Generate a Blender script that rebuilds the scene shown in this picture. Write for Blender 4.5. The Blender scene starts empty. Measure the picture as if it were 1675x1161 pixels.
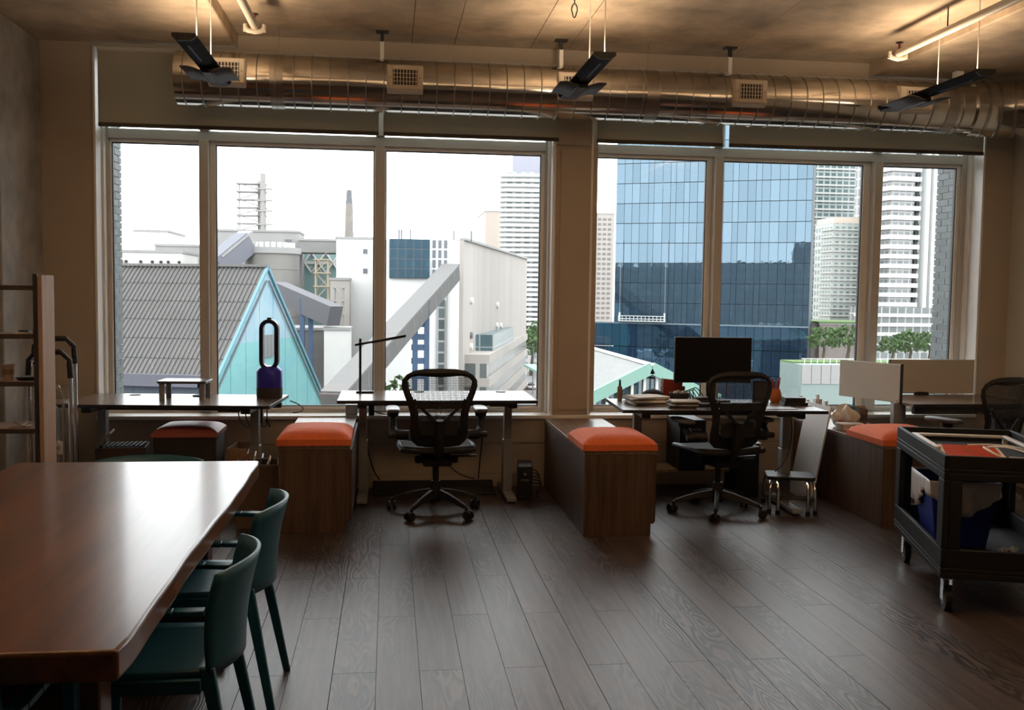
import bpy, math, random
from mathutils import Vector, Matrix
random.seed(7)
S = bpy.context.scene
COL = S.collection
# ------------------------------------------------------------------ camera
R_ = math.radians
def make_camera():
    p, y, r = R_(3.66), R_(7.22), R_(-0.775)
    f = Vector((math.sin(y)*math.cos(p), math.cos(y)*math.cos(p), -math.sin(p)))
    rt = Vector((math.cos(y), -math.sin(y), 0)); dn = f.cross(rt)
    c, s = math.cos(r), math.sin(r)
    r2 = c*rt + s*dn; d2 = -s*rt + c*dn
    cam = bpy.data.cameras.new('camera'); cam.sensor_fit = 'HORIZONTAL'; cam.sensor_width = 36
    cam.lens = 36*1600/1675; cam.clip_start = .05; cam.clip_end = 3000
    o = bpy.data.objects.new('camera', cam); COL.objects.link(o)
    m = Matrix.Identity(4); up = -d2; back = -f
    for i in range(3): m[i][0], m[i][1], m[i][2] = r2[i], up[i], back[i]
    m[0][3], m[1][3], m[2][3] = 0, 0, 1.5
    o.matrix_world = m; S.camera = o
make_camera()
# ------------------------------------------------------------------ sky, lights, exposure
SKY = 3.6
w = bpy.data.worlds.new('overcast_sky'); S.world = w; w.use_nodes = True
w.node_tree.nodes['Background'].inputs[0].default_value = (.96, .98, 1, 1)
w.node_tree.nodes['Background'].inputs[1].default_value = SKY
S.view_settings.view_transform = 'Standard'; S.view_settings.look = 'None'
S.view_settings.gamma = 1; S.view_settings.use_curve_mapping = False
S.view_settings.exposure = 0.45
def portal(name, x0, x1, z0, z1):
    l = bpy.data.lights.new(name, 'AREA'); l.shape = 'RECTANGLE'; l.size = x1-x0; l.size_y = z1-z0
    l.cycles.is_portal = True
    o = bpy.data.objects.new(name, l); COL.objects.link(o)
    o.location = ((x0+x1)/2, 7.76, (z0+z1)/2); o.rotation_euler = (R_(-90), 0, 0)
portal('portal_a', -2.05, 1.22, .58, 3.2); portal('portal_b', 1.58, 4.7, .58, 3.2)
# ------------------------------------------------------------------ mesh builder
class MB:
    def __init__(s): s.v = []; s.f = []; s.M = None
    def add(s, vs, fs):
        b = len(s.v)
        for p in vs:
            p = Vector(p); s.v.append(tuple(s.M @ p) if s.M else tuple(p))
        s.f += [tuple(b+i for i in f) for f in fs]; return s
    def box(s, x0, x1, y0, y1, z0, z1):
        return s.add([(x0,y0,z0),(x1,y0,z0),(x1,y1,z0),(x0,y1,z0),(x0,y0,z1),(x1,y0,z1),(x1,y1,z1),(x0,y1,z1)],
                     [(0,3,2,1),(4,5,6,7),(0,1,5,4),(1,2,6,5),(2,3,7,6),(3,0,4,7)])
    def cbox(s, c, d):
        return s.box(c[0]-d[0]/2, c[0]+d[0]/2, c[1]-d[1]/2, c[1]+d[1]/2, c[2]-d[2]/2, c[2]+d[2]/2)
    def bar(s, a, b, w, h, up=(0,0,1)):
        a, b = Vector(a), Vector(b); d = (b-a).normalized(); up = Vector(up)
        sd = d.cross(up)
        if sd.length < 1e-4: sd = d.cross(Vector((1,0,0)))
        sd.normalize(); u = sd.cross(d).normalized()
        vs = [q + sd*sx*w/2 + u*sz*h/2 for q in (a, b) for sx, sz in ((-1,-1),(1,-1),(1,1),(-1,1))]
        return s.add(vs, [(0,1,2,3),(7,6,5,4),(0,4,5,1),(1,5,6,2),(2,6,7,3),(3,7,4,0)])
    def cyl(s, a, b, r0, r1=None, n=16, caps=True):
        r1 = r0 if r1 is None else r1
        return s.tube([a, b], [r0, r1], n, caps)
    def tube(s, pts, r, n=8, caps=True, closed=False):
        pts = [Vector(p) for p in pts]; k = len(pts)
        rs = r if isinstance(r, (list, tuple)) else [r]*k
        vs = []; ref = None
        for i, p in enumerate(pts):
            a = pts[i-1] if (i > 0 or closed) else p
            b = pts[(i+1) % k] if (i < k-1 or closed) else p
            d = (b-a).normalized()
            if ref is None:
                ref = Vector((0,0,1)) if abs(d.z) < .9 else Vector((1,0,0))
            u = (ref - d*ref.dot(d))
            if u.length < 1e-5: u = d.orthogonal()
            u.normalize(); ref = u; w_ = d.cross(u)
            for j in range(n):
                t = 2*math.pi*j/n; vs.append(p + (u*math.cos(t) + w_*math.sin(t))*rs[i])
        fs = []
        for i in range(k if closed else k-1):
            i2 = (i+1) % k
            for j in range(n):
                j2 = (j+1) % n; fs.append((i*n+j, i*n+j2, i2*n+j2, i2*n+j))
        if caps and not closed:
            fs.append(tuple(range(n-1, -1, -1))); fs.append(tuple((k-1)*n+j for j in range(n)))
        return s.add(vs, fs)
    def lathe(s, prof, n=24, c=(0,0,0), sx=1, sy=1):
        vs = []; k = len(prof)
        for r, z in prof:
            for j in range(n):
                t = 2*math.pi*j/n; vs.append((c[0]+r*math.cos(t)*sx, c[1]+r*math.sin(t)*sy, c[2]+z))
        fs = [(i*n+j, i*n+(j+1)%n, (i+1)*n+(j+1)%n, (i+1)*n+j) for i in range(k-1) for j in range(n)]
        fs.append(tuple(range(n-1, -1, -1))); fs.append(tuple((k-1)*n+j for j in range(n)))
        return s.add(vs, fs)
    def prism(s, poly, lo, hi, axis='Z'):
        n = len(poly)
        def P(a, b, h): return {'Z': (a,b,h), 'Y': (a,h,b), 'X': (h,a,b)}[axis]
        vs = [P(a,b,lo) for a, b in poly] + [P(a,b,hi) for a, b in poly]
        fs = [tuple(range(n-1,-1,-1)), tuple(range(n, 2*n))] + [(i, (i+1)%n, n+(i+1)%n, n+i) for i in range(n)]
        return s.add(vs, fs)
    def grid(s, fn, nu, nv, thick=None):
        vs = [fn(i/nu, j/nv) for j in range(nv+1) for i in range(nu+1)]
        fs = [(j*(nu+1)+i, j*(nu+1)+i+1, (j+1)*(nu+1)+i+1, (j+1)*(nu+1)+i) for j in range(nv) for i in range(nu)]
        return s.add(vs, fs)
    def build(s, name, mat, parent=None, smooth=False, bevel=0, seg=2, solid=0, sub=0):
        me = bpy.data.meshes.new(name); me.from_pydata(s.v, [], s.f); me.validate(); me.update()
        import bmesh
        bm = bmesh.new(); bm.from_mesh(me); bmesh.ops.recalc_face_normals(bm, faces=bm.faces); bm.to_mesh(me); bm.free()
        if mat: me.materials.append(mat)
        o = bpy.data.objects.new(name, me); COL.objects.link(o)
        if parent: o.parent = parent
        if solid:
            m = o.modifiers.new('solid', 'SOLIDIFY'); m.thickness = solid; m.offset = 0
        if bevel:
            m = o.modifiers.new('bevel', 'BEVEL'); m.width = bevel; m.segments = seg; m.limit_method = 'ANGLE'; m.angle_limit = R_(40)
        if sub:
            m = o.modifiers.new('sub', 'SUBSURF'); m.levels = sub; m.render_levels = sub
        if smooth or bevel or sub:
            me.polygons.foreach_set('use_smooth', [True]*len(me.polygons))
            if not sub: me.set_sharp_from_angle(angle=R_(38))
        return o
def B(*a): return MB().box(*a)
def tag(o, label=None, cat=None, group=None, kind=None):
    if label: o['label'] = label
    if cat: o['category'] = cat
    if group: o['group'] = group
    if kind: o['kind'] = kind
    return o
def thing(name, label, cat, loc=(0,0,0), rz=0, group=None):
    o = bpy.data.objects.new(name, None); COL.objects.link(o); o.empty_display_size = .1
    o.location = loc; o.rotation_euler = (0, 0, rz)
    return tag(o, label, cat, group)
def copy_tree(o, parent=None):
    c = o.copy(); COL.objects.link(c); c.parent = parent
    for ch in list(o.children): copy_tree(ch, c)
    return c
def arc(c, r, a0, a1, n, plane='XZ'):
    out = []
    for i in range(n+1):
        t = R_(a0 + (a1-a0)*i/n); a, b = r*math.cos(t), r*math.sin(t)
        out.append({'XZ': (c[0]+a, c[1], c[2]+b), 'YZ': (c[0], c[1]+a, c[2]+b), 'XY': (c[0]+a, c[1]+b, c[2])}[plane])
    return out
def bez(p0, p1, p2, p3, n=12):
    p0, p1, p2, p3 = map(Vector, (p0, p1, p2, p3))
    return [((1-t)**3*p0 + 3*(1-t)**2*t*p1 + 3*(1-t)*t*t*p2 + t**3*p3) for t in [i/n for i in range(n+1)]]
# ------------------------------------------------------------------ materials
MATS = {}
def mat(name, col, rough=.6, metal=0, var=0, vscale=8, stretch=(1,1,1), bump=0, bscale=60, spec=.5, rnd=0, emit=0, coat=0, col2=None):
    """plain principled material; var mixes a noise-driven second colour, rnd shifts brightness per object"""
    if name in MATS: return MATS[name]
    m = bpy.data.materials.new(name); m.use_nodes = True; nt = m.node_tree; N = nt.nodes; L = nt.links
    b = N['Principled BSDF']
    b.inputs['Base Color'].default_value = (*col, 1); b.inputs['Roughness'].default_value = rough
    b.inputs['Metallic'].default_value = metal; b.inputs['Specular IOR Level'].default_value = spec
    b.inputs['Coat Weight'].default_value = coat; b.inputs['Coat Roughness'].default_value = .08
    if emit: b.inputs['Emission Color'].default_value = (*col, 1); b.inputs['Emission Strength'].default_value = emit
    last = None
    if var or bump:
        tc = N.new('ShaderNodeTexCoord'); mp = N.new('ShaderNodeMapping'); mp.inputs['Scale'].default_value = stretch
        L.new(tc.outputs['Object'], mp.inputs['Vector'])
    if var:
        n = N.new('ShaderNodeTexNoise'); n.inputs['Scale'].default_value = vscale; n.inputs['Detail'].default_value = 6; n.inputs['Roughness'].default_value = .6
        L.new(mp.outputs[0], n.inputs['Vector'])
        cr = N.new('ShaderNodeValToRGB'); cr.color_ramp.elements[0].position = .3; cr.color_ramp.elements[1].position = .7
        lo = col2 if col2 else tuple(c*(1-var) for c in col); hi = col if col2 else tuple(min(1, c*(1+var*.6)) for c in col)
        cr.color_ramp.elements[0].color = (*lo, 1); cr.color_ramp.elements[1].color = (*hi, 1)
        L.new(n.outputs['Fac'], cr.inputs[0]); last = cr.outputs[0]
    if rnd:
        oi = N.new('ShaderNodeObjectInfo'); mr = N.new('ShaderNodeMapRange')
        mr.inputs['To Min'].default_value = 1-rnd; mr.inputs['To Max'].default_value = 1+rnd
        L.new(oi.outputs['Random'], mr.inputs['Value'])
        hs = N.new('ShaderNodeHueSaturation'); L.new(mr.outputs[0], hs.inputs['Value'])
        if last: L.new(last, hs.inputs['Color'])
        else: hs.inputs['Color'].default_value = (*col, 1)
        last = hs.outputs[0]
    if last: L.new(last, b.inputs['Base Color'])
    if bump:
        n2 = N.new('ShaderNodeTexNoise'); n2.inputs['Scale'].default_value = bscale; n2.inputs['Detail'].default_value = 4
        L.new(mp.outputs[0], n2.inputs['Vector'])
        bp = N.new('ShaderNodeBump'); bp.inputs['Strength'].default_value = bump; bp.inputs['Distance'].default_value = .01
        L.new(n2.outputs['Fac'], bp.inputs['Height']); L.new(bp.outputs[0], b.inputs['Normal'])
    MATS[name] = m; return m
def wood(name, c1, c2, rough=.45, axis='Y', scale=1.0, rnd=0, rings=.0, spec=.5, coat=0, freq=1.0, bump=.15):
    """grain running along an axis; rings adds cathedral figure"""
    if name in MATS: return MATS[name]
    m = bpy.data.materials.new(name); m.use_nodes = True; nt = m.node_tree; N = nt.nodes; L = nt.links
    b = N['Principled BSDF']; b.inputs['Roughness'].default_value = rough; b.inputs['Specular IOR Level'].default_value = spec
    b.inputs['Coat Weight'].default_value = coat; b.inputs['Coat Roughness'].default_value = .12
    tc = N.new('ShaderNodeTexCoord'); oi = N.new('ShaderNodeObjectInfo')
    off = N.new('ShaderNodeVectorMath'); off.operation = 'SCALE'; off.inputs[0].default_value = (37.1, 19.7, 51.3)
    L.new(oi.outputs['Random'], off.inputs['Scale'])
    ad = N.new('ShaderNodeVectorMath'); ad.operation = 'ADD'
    L.new(tc.outputs['Object'], ad.inputs[0]); L.new(off.outputs[0], ad.inputs[1])
    mp = N.new('ShaderNodeMapping'); k = {'X': (.06, 1, 1), 'Y': (1, .06, 1), 'Z': (1, 1, .06)}[axis]
    mp.inputs['Scale'].default_value = tuple(q*scale for q in k); L.new(ad.outputs[0], mp.inputs['Vector'])
    n = N.new('ShaderNodeTexNoise'); n.inputs['Scale'].default_value = 26*freq; n.inputs['Detail'].default_value = 7; n.inputs['Roughness'].default_value = .65
    L.new(mp.outputs[0], n.inputs['Vector'])
    fac = n.outputs['Fac']
    if rings:
        mp2 = N.new('ShaderNodeMapping'); k2 = {'X': (.16, 1, 1), 'Y': (1, .16, 1), 'Z': (1, 1, .16)}[axis]
        mp2.inputs['Scale'].default_value = tuple(q*scale for q in k2); L.new(ad.outputs[0], mp2.inputs['Vector'])
        n3 = N.new('ShaderNodeTexNoise'); n3.inputs['Scale'].default_value = 7*freq; n3.inputs['Detail'].default_value = 1.5
        L.new(mp2.outputs[0], n3.inputs['Vector'])
        mu = N.new('ShaderNodeMath'); mu.operation = 'MULTIPLY'; mu.inputs[1].default_value = 95
        L.new(n3.outputs['Fac'], mu.inputs[0])
        si = N.new('ShaderNodeMath'); si.operation = 'SINE'; L.new(mu.outputs[0], si.inputs[0])
        mr = N.new('ShaderNodeMapRange'); mr.inputs['From Min'].default_value = -1; mr.inputs['To Min'].default_value = -rings; mr.inputs['To Max'].default_value = rings*.4
        L.new(si.outputs[0], mr.inputs['Value'])
        ms = N.new('ShaderNodeTexNoise'); ms.inputs['Scale'].default_value = 2.2*freq; L.new(mp2.outputs[0], ms.inputs['Vector'])
        mk = N.new('ShaderNodeMapRange'); mk.inputs['From Min'].default_value = .50; mk.inputs['From Max'].default_value = .66
        L.new(ms.outputs['Fac'], mk.inputs['Value'])
        m2 = N.new('ShaderNodeMath'); m2.operation = 'MULTIPLY'; L.new(mr.outputs[0], m2.inputs[0]); L.new(mk.outputs[0], m2.inputs[1])
        a2 = N.new('ShaderNodeMath'); a2.operation = 'ADD'; L.new(fac, a2.inputs[0]); L.new(m2.outputs[0], a2.inputs[1]); fac = a2.outputs[0]
    cr = N.new('ShaderNodeValToRGB'); cr.color_ramp.elements[0].position = .3; cr.color_ramp.elements[1].position = .68
    cr.color_ramp.elements[0].color = (*c1, 1); cr.color_ramp.elements[1].color = (*c2, 1); L.new(fac, cr.inputs[0])
    last = cr.outputs[0]
    if rnd:
        mr = N.new('ShaderNodeMapRange'); mr.inputs['To Min'].default_value = 1-rnd; mr.inputs['To Max'].default_value = 1+rnd
        L.new(oi.outputs['Random'], mr.inputs['Value'])
        hs = N.new('ShaderNodeHueSaturation'); L.new(mr.outputs[0], hs.inputs['Value']); L.new(last, hs.inputs['Color']); last = hs.outputs[0]
    L.new(last, b.inputs['Base Color'])
    if bump:
        bp = N.new('ShaderNodeBump'); bp.inputs['Strength'].default_value = bump; bp.inputs['Distance'].default_value = .004
        L.new(fac, bp.inputs['Height']); L.new(bp.outputs[0], b.inputs['Normal'])
    MATS[name] = m; return m
def pane_mat(name, tint=(.97,.985,.98), refl=.07):
    if name in MATS: return MATS[name]
    m = bpy.data.materials.new(name); m.use_nodes = True; nt = m.node_tree; N = nt.nodes; L = nt.links
    N.remove(N['Principled BSDF']); out = N['Material Output']
    t = N.new('ShaderNodeBsdfTransparent'); t.inputs[0].default_value = (*tint, 1)
    g = N.new('ShaderNodeBsdfGlossy'); g.inputs['Roughness'].default_value = .01
    f = N.new('ShaderNodeFresnel'); f.inputs[0].default_value = 1.4
    k = N.new('ShaderNodeMath'); k.operation = 'MULTIPLY'; k.inputs[1].default_value = refl/.028*.5; k.use_clamp = True
    L.new(f.outputs[0], k.inputs[0])
    mx = N.new('ShaderNodeMixShader'); L.new(k.outputs[0], mx.inputs[0]); L.new(t.outputs[0], mx.inputs[1]); L.new(g.outputs[0], mx.inputs[2])
    L.new(mx.outputs[0], out.inputs[0]); MATS[name] = m; return m
def sheer(name, col, trans=.3):
    if name in MATS: return MATS[name]
    m = bpy.data.materials.new(name); m.use_nodes = True; nt = m.node_tree; N = nt.nodes; L = nt.links
    N.remove(N['Principled BSDF']); out = N['Material Output']
    tc = N.new('ShaderNodeTexCoord'); mp = N.new('ShaderNodeMapping'); mp.inputs['Scale'].default_value = (30, 30, 200)
    n = N.new('ShaderNodeTexNoise'); n.inputs['Scale'].default_value = 3; L.new(tc.outputs['Object'], mp.inputs[0]); L.new(mp.outputs[0], n.inputs['Vector'])
    cr = N.new('ShaderNodeValToRGB'); cr.color_ramp.elements[0].color = (*[c*.8 for c in col], 1); cr.color_ramp.elements[1].color = (*[min(1,c*1.15) for c in col], 1)
    L.new(n.outputs['Fac'], cr.inputs[0])
    d = N.new('ShaderNodeBsdfDiffuse'); L.new(cr.outputs[0], d.inputs[0])
    t = N.new('ShaderNodeBsdfTranslucent'); L.new(cr.outputs[0], t.inputs[0])
    mx = N.new('ShaderNodeMixShader'); mx.inputs[0].default_value = trans; L.new(d.outputs[0], mx.inputs[1]); L.new(t.outputs[0], mx.inputs[2])
    L.new(mx.outputs[0], out.inputs[0]); MATS[name] = m; return m
def text_mesh(body, size, depth, material, name, parent, loc, rot):
    cu = bpy.data.curves.new(name, 'FONT'); cu.body = body; cu.size = size; cu.extrude = depth; cu.align_x = 'CENTER'; cu.align_y = 'CENTER'
    t = bpy.data.objects.new(name, cu); COL.objects.link(t)
    bpy.context.view_layer.update()
    me = bpy.data.meshes.new_from_object(t.evaluated_get(bpy.context.evaluated_depsgraph_get()))
    COL.objects.unlink(t); bpy.data.objects.remove(t)
    o = bpy.data.objects.new(name, me); COL.objects.link(o); o.parent = parent; o.location = loc; o.rotation_euler = rot
    me.materials.clear(); me.materials.append(material); return o
M_wall = mat('tan_paint', (.50,.43,.35), .75, var=.05, vscale=3, bump=.03, bscale=120)
M_wallr = mat('pale_paint', (.56,.53,.45), .75, var=.04, vscale=3)
M_conc = mat('grey_concrete', (.36,.34,.31), .85, var=.35, vscale=3.5, bump=.35, bscale=14)
M_ceil = mat('ceiling_concrete', (.58,.47,.35), .85, var=.42, vscale=2.6, bump=.25, bscale=18)
M_frame = mat('window_alloy', (.60,.585,.55), .4, var=.03)
M_framew = mat('window_white', (.88,.88,.85), .4)
M_glass = pane_mat('window_glass')
M_blind = sheer('blind_weave', (.54,.51,.42), .24)
M_dark = mat('dark_metal', (.025,.025,.028), .45)
M_black = mat('black_plastic', (.014,.014,.015), .5)
M_grey = mat('grey_steel', (.30,.30,.31), .45, metal=.3)
M_chrome = mat('chrome', (.75,.75,.75), .15, metal=1)
M_white = mat('white_plastic', (.80,.80,.78), .4)
M_paper = mat('white_paper', (.82,.81,.77), .8)
M_orange = mat('orange_fabric', (.74,.155,.045), .8, var=.12, vscale=60, bump=.1, bscale=300)
M_redfab = mat('dull_red_fabric', (.42,.115,.10), .5, var=.12, vscale=60, bump=.1, bscale=300)
M_walnut = wood('walnut_laminate', (.050,.031,.022), (.125,.080,.056), .5, 'Z', 1.2, spec=.4)
M_walnutt = wood('walnut_laminate_lit', (.13,.08,.055), (.27,.18,.125), .35, 'Y', 1.2, spec=.5)  # same walnut made lighter for tops, window light put into the colour
M_desk = wood('desk_laminate', (.16,.115,.09), (.25,.19,.155), .24, 'X', 1.0, spec=.65)
M_floor = wood('floor_oak', (.026,.019,.017), (.095,.073,.066), .40, 'Y', 1.0, rnd=.18, rings=.75, freq=1.3, bump=.2, spec=.45)
M_table = wood('table_wood', (.055,.022,.010), (.17,.072,.030), .30, 'Y', .8, spec=.45, coat=.25, rings=.35, freq=.7)
M_tabled = wood('table_edge_wood', (.05,.022,.012), (.10,.048,.026), .4, 'Y', .8)
M_shelfw = wood('pine_board', (.34,.22,.15), (.46,.32,.23), .6, 'Z', .8)
M_shelfx = wood('pine_shelf', (.25,.15,.095), (.36,.23,.15), .6, 'X', .8)
M_teal = mat('teal_plastic', (.010,.088,.140), .42)
M_duct = mat('galvanised_steel', (.66,.63,.58), .15, metal=1, var=.12, vscale=5)
M_steel2 = mat('galvanised_seam', (.42,.41,.39), .35, metal=1)
M_brick = mat('grey_glazed_brick', (.040,.050,.052), .5, rnd=.3, var=.2, vscale=20, bump=.2, bscale=40)
M_mortar = mat('pale_mortar', (.28,.30,.29), .9)
# ------------------------------------------------------------------ room shell
def struct(name, mb, m, parent=None, **k):
    o = mb.build(name, m, parent, **k)
    if not parent: o['kind'] = 'structure'
    return o
XL, XR, YB, YW, ZC = -2.62, 5.03, -3.2, 7.45, 3.34
floor = struct('floor', B(XL-.2, XR+.2, YB-.2, YW+.3, -.3, -.012), mat('subfloor', (.01,.009,.009), 1, spec=0))
PW, PL = .1695, 1.28
plank_me = {}
def plank(x0, x1, y0, y1):
    key = (round(x1-x0, 3), round(y1-y0, 3))
    g = .0010; wx, wy = key
    if key not in plank_me:
        b = .0002
        mb = MB(); a0, a1, c0, c1 = g, wx-g, g, wy-g
        mb.add([(a0,c0,-.012),(a1,c0,-.012),(a1,c1,-.012),(a0,c1,-.012),(a0,c0,-b),(a1,c0,-b),(a1,c1,-b),(a0,c1,-b),
                (a0+b,c0+b,0),(a1-b,c0+b,0),(a1-b,c1-b,0),(a0+b,c1-b,0)],
               [(8,9,10,11)]+[(i,(i+1)%4,4+(i+1)%4,4+i) for i in range(4)]+[(4+i,4+(i+1)%4,8+(i+1)%4,8+i) for i in range(4)])
        o = mb.build('plank', M_floor, floor); plank_me[key] = o.data
    else:
        o = bpy.data.objects.new('plank', plank_me[key]); COL.objects.link(o); o.parent = floor
    o.location = (x0, y0, 0)
k0 = math.floor((XL+.041)/PW); k1 = math.ceil((XR+.041)/PW)
for k in range(k0, k1):
    x0 = max(XL, -.041+PW*k); x1 = min(XR, -.041+PW*(k+1))
    off = 3.80 if k % 2 == 1 else 4.457-.64*0
    ys = [off + PL*j for j in range(-4, 5)]
    ys = [1.05] + [y for y in ys if 1.15 < y < YW-.06] + [YW]
    for a, b in zip(ys, ys[1:]): plank(x0, x1, a, b)
struct('floor_2', B(XL, XR, YB, 1.05, -.012, 0), mat('rear_floor', (.07,.06,.058), .4))
# walls
struct('wall_back', B(XL-.2, XR+.2, YB-.2, YB, 0, 3.6), M_wall)
struct('wall_left', B(XL-.2, XL, YB, YW+.3, 0, 3.6), M_wall)
struct('wall_right', B(XR, XR+.2, YB, YW+.3, 0, 3.6), M_wallr)
struct('trim_1', B(XL+.001, -2.47, 6.68, YW-.001, 0, 3.244), M_conc, bevel=.012)['label'] = 'rough grey concrete column in the left corner'
WO = YW+.34
wf = struct('wall_front', B(XL, -2.115, YW, WO, 0, 3.5).box(1.265, 1.565, YW+.01, WO, .56, 3.25).box(4.775, XR, YW, WO, 0, 3.5)
            .box(-2.115, 4.775, YW, WO, 3.225, 3.5).box(-2.115, 4.775, YW+.006, WO, 0, .525), M_wall)
B(-2.11, 4.77, YW-.004, YW+.006, .338, .523).build('wall_panel', M_wall, wf, bevel=.003)
B(-2.11, 4.77, YW-.004, YW+.006, .10, .330).build('wall_panel', M_wall, wf, bevel=.003)
B(1.24, 1.59, YW+.0, YW+.012, .58, 2.62).build('pillar_cover', M_wall, wf, bevel=.003)
B(1.24, 1.59, YW+.0, YW+.012, 2.627, 3.22).build('pillar_cover', M_wall, wf, bevel=.003)
B(1.30, 1.545, YW-.010, YW, .60, 2.60).build('pillar_panel', M_wall, wf, bevel=.002)
for z, a, b in ((1.06, 1.30, 1.302), (1.06, 1.535, 1.537)): pass
struct('baseboard_front', B(XL, XR, YW-.016, YW-.004, 0, .10), mat('tan_baseboard', (.46,.40,.33), .6), bevel=.003)
struct('baseboard_right', B(XR-.014, XR-.001, 1.0, YW-.02, 0, .10), MATS['tan_baseboard'], bevel=.003)
struct('trim_2', B(-2.115, 4.775, YW-.03, YW+.20, .528, .556), M_framew, bevel=.004)['label'] = 'white window sill ledge along the window wall'
# ceiling with board-form panels
ceil = struct('ceiling', B(XL-.2, XR+.2, YB-.2, YW+.4, ZC+.008, ZC+.25), M_conc)
xs = [-1.1, .16, .476, 1.05, 1.335, 2.55, 3.76]
ys = [YB, -1.6, .3, 1.9, 3.12, 4.34, 5.56, 6.78, YW]
for a, b in zip(xs, xs[1:]):
    for c, d in zip(ys, ys[1:]):
        q = random.uniform(-.002, .002)
        B(a+.0022, b-.0022, c+.0022, d-.0022, ZC+q, ZC+.012).build('panel', M_ceil, ceil)
bl = struct('trim_3', B(XL, -1.1, YB, YW, 3.245, ZC+.02), M_ceil, bevel=.01); bl['label'] = 'dropped concrete beam along the left of the ceiling'
br = struct('trim_4', B(3.76, XR, YB, YW, 3.235, ZC+.02), M_ceil, bevel=.01); br['label'] = 'dropped concrete beam along the right of the ceiling'
# windows: outer frame, mullions, transom, panes (each pane own mesh)
def window(name, x0, x1, muls, fl, fr_, sash):
    """muls: mullion centres; fl / fr_: frame width left / right; sash: (left, right) sash widths of each pane"""
    w_ = thing(name, None, None); w_['kind'] = 'structure'
    yf, yb = YW+.19, YW+.27; h = .034
    f = MB()
    f.box(x0, x0+fl, yf, yb, .556, 3.225).box(x1-fr_, x1, yf, yb, .556, 3.225)
    f.box(x0+fl, x1-fr_, yf, yb, .556, .576).box(x0+fl, x1-fr_, yf, yb, 3.18, 3.225)
    f.build('window_frame', M_frame, w_, bevel=.004)
    B(x0+fl, x1-fr_, yf-.012, yb, 2.60, 2.672).build('transom', M_frame, w_, bevel=.005)
    for m in muls:
        B(m-h, m+h, yf-.06, yb, .576, 2.60).build('mullion', M_frame, w_, bevel=.005)
        B(m-h, m+h, yf-.06, yb, 2.672, 3.18).build('mullion', M_frame, w_, bevel=.005)
    for e in (x0, x1):
        s = 1 if e == x0 else -1
        a, b = sorted((e, e+s*.018)); B(a, b, YW-.012, yf, .556, 3.225).build('casing', M_framew, w_, bevel=.003)
        a, b = sorted((e+s*.018, e+s*min(.034, (fl if s == 1 else fr_)))); B(a, b, YW+.13, yf, .556, 3.225).build('casing', M_framew, w_, bevel=.003)
    ed = [x0+fl] + [q for m in muls for q in (m-h, m+h)] + [x1-fr_]
    for i in range(0, len(ed), 2):
        a, b = ed[i], ed[i+1]
        s1, s2 = sash[i//2]; s = .024
        fr = MB().box(a, a+s1, yf+.02, yb-.01, .576, 2.60).box(b-s2, b, yf+.02, yb-.01, .576, 2.60).box(a+s1, b-s2, yf+.02, yb-.01, .576, .576+s).box(a+s1, b-s2, yf+.02, yb-.01, 2.60-s, 2.60)
        fr.build('sash', M_framew, w_, bevel=.003)
        g = MB(); t = .007
        for (p, q) in ((a+s1, a+s1+t), (b-s2-t, b-s2)): g.box(p, q, yf+.035, yb-.02, .576+s, 2.60-s)
        g.box(a+s1+t, b-s2-t, yf+.035, yb-.02, .576+s, .576+s+t).box(a+s1+t, b-s2-t, yf+.035, yb-.02, 2.60-s-t, 2.60-s)
        g.build('gasket', M_black, w_)
        B(a+s1, b-s2, yf+.05, yf+.056, .576+s, 2.60-s).build('pane', M_glass, w_)
        B(a, b, yf+.05, yf+.056, 2.672, 3.18).build('pane', M_glass, w_)
    return w_
window('window_1', -2.115, 1.262, (-1.372, -.069), .05, .05, ((.016,.008), (.04,.012), (.008,.03)))
window('window_2', 1.535, 4.775, (2.605, 3.945), .02, .075, ((.016,.045), (.008,.06), (.008,.03)))
# brick return walls outside
def brick_return(name, x, sgn, y0, y1, label):
    t = struct(name, B(*sorted((x, x+sgn*.3)), y0+.012, y1-.012, -1.5, 4.2), M_mortar); t['label'] = label
    ch, bl_ = .057, .19
    n = 0
    for r in range(0, 50):
        z = .36 + r*ch
        if z > 3.3: break
        y = y0 - (0 if r % 2 == 0 else bl_/2)
        while y < y1-.02:
            a, b = max(y0, y), min(y1, y+bl_)
            if b-a > .03:
                mb = B(*sorted((x+sgn*.1, x-sgn*.010)), a+.004, b-.004, z+.004, z+ch-.004); mb.build('brick', M_brick, t)
            y += bl_
    return t
brick_return('trim_5', -2.12, -1, WO, 8.17, 'grey brick return outside the left window edge')
brick_return('trim_6', 4.80, 1, WO, 8.17, 'grey brick return outside the right window edge')
# ------------------------------------------------------------------ roller blinds
def blind(x0, x1, label):
    t = thing('roller_blind', label, 'blind', ((x0+x1)/2, YW-.035, 2.65), 0, 'roller blinds along the windows')
    h = (x1-x0)/2
    B(-h, h, -.0015, .0015, .025, .53).build('fabric', M_blind, t)
    B(-h, h, -.012, .012, -.002, .026).build('bottom_bar', mat('blind_bar', (.10,.085,.065), .6), t, bevel=.006)
    MB().cyl((-h, .0, .55), (h, 0, .55), .022, n=14).build('roller', M_frame, t, smooth=True)
blind(-2.07, -.08, 'widest olive roller blind in the left corner window')
blind(-.045, 1.275, 'olive roller blind left of the middle pillar')
blind(1.57, 2.565, 'narrow olive roller blind right of the middle pillar')
blind(2.615, 4.735, 'wide olive roller blind at the right window end')
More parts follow.
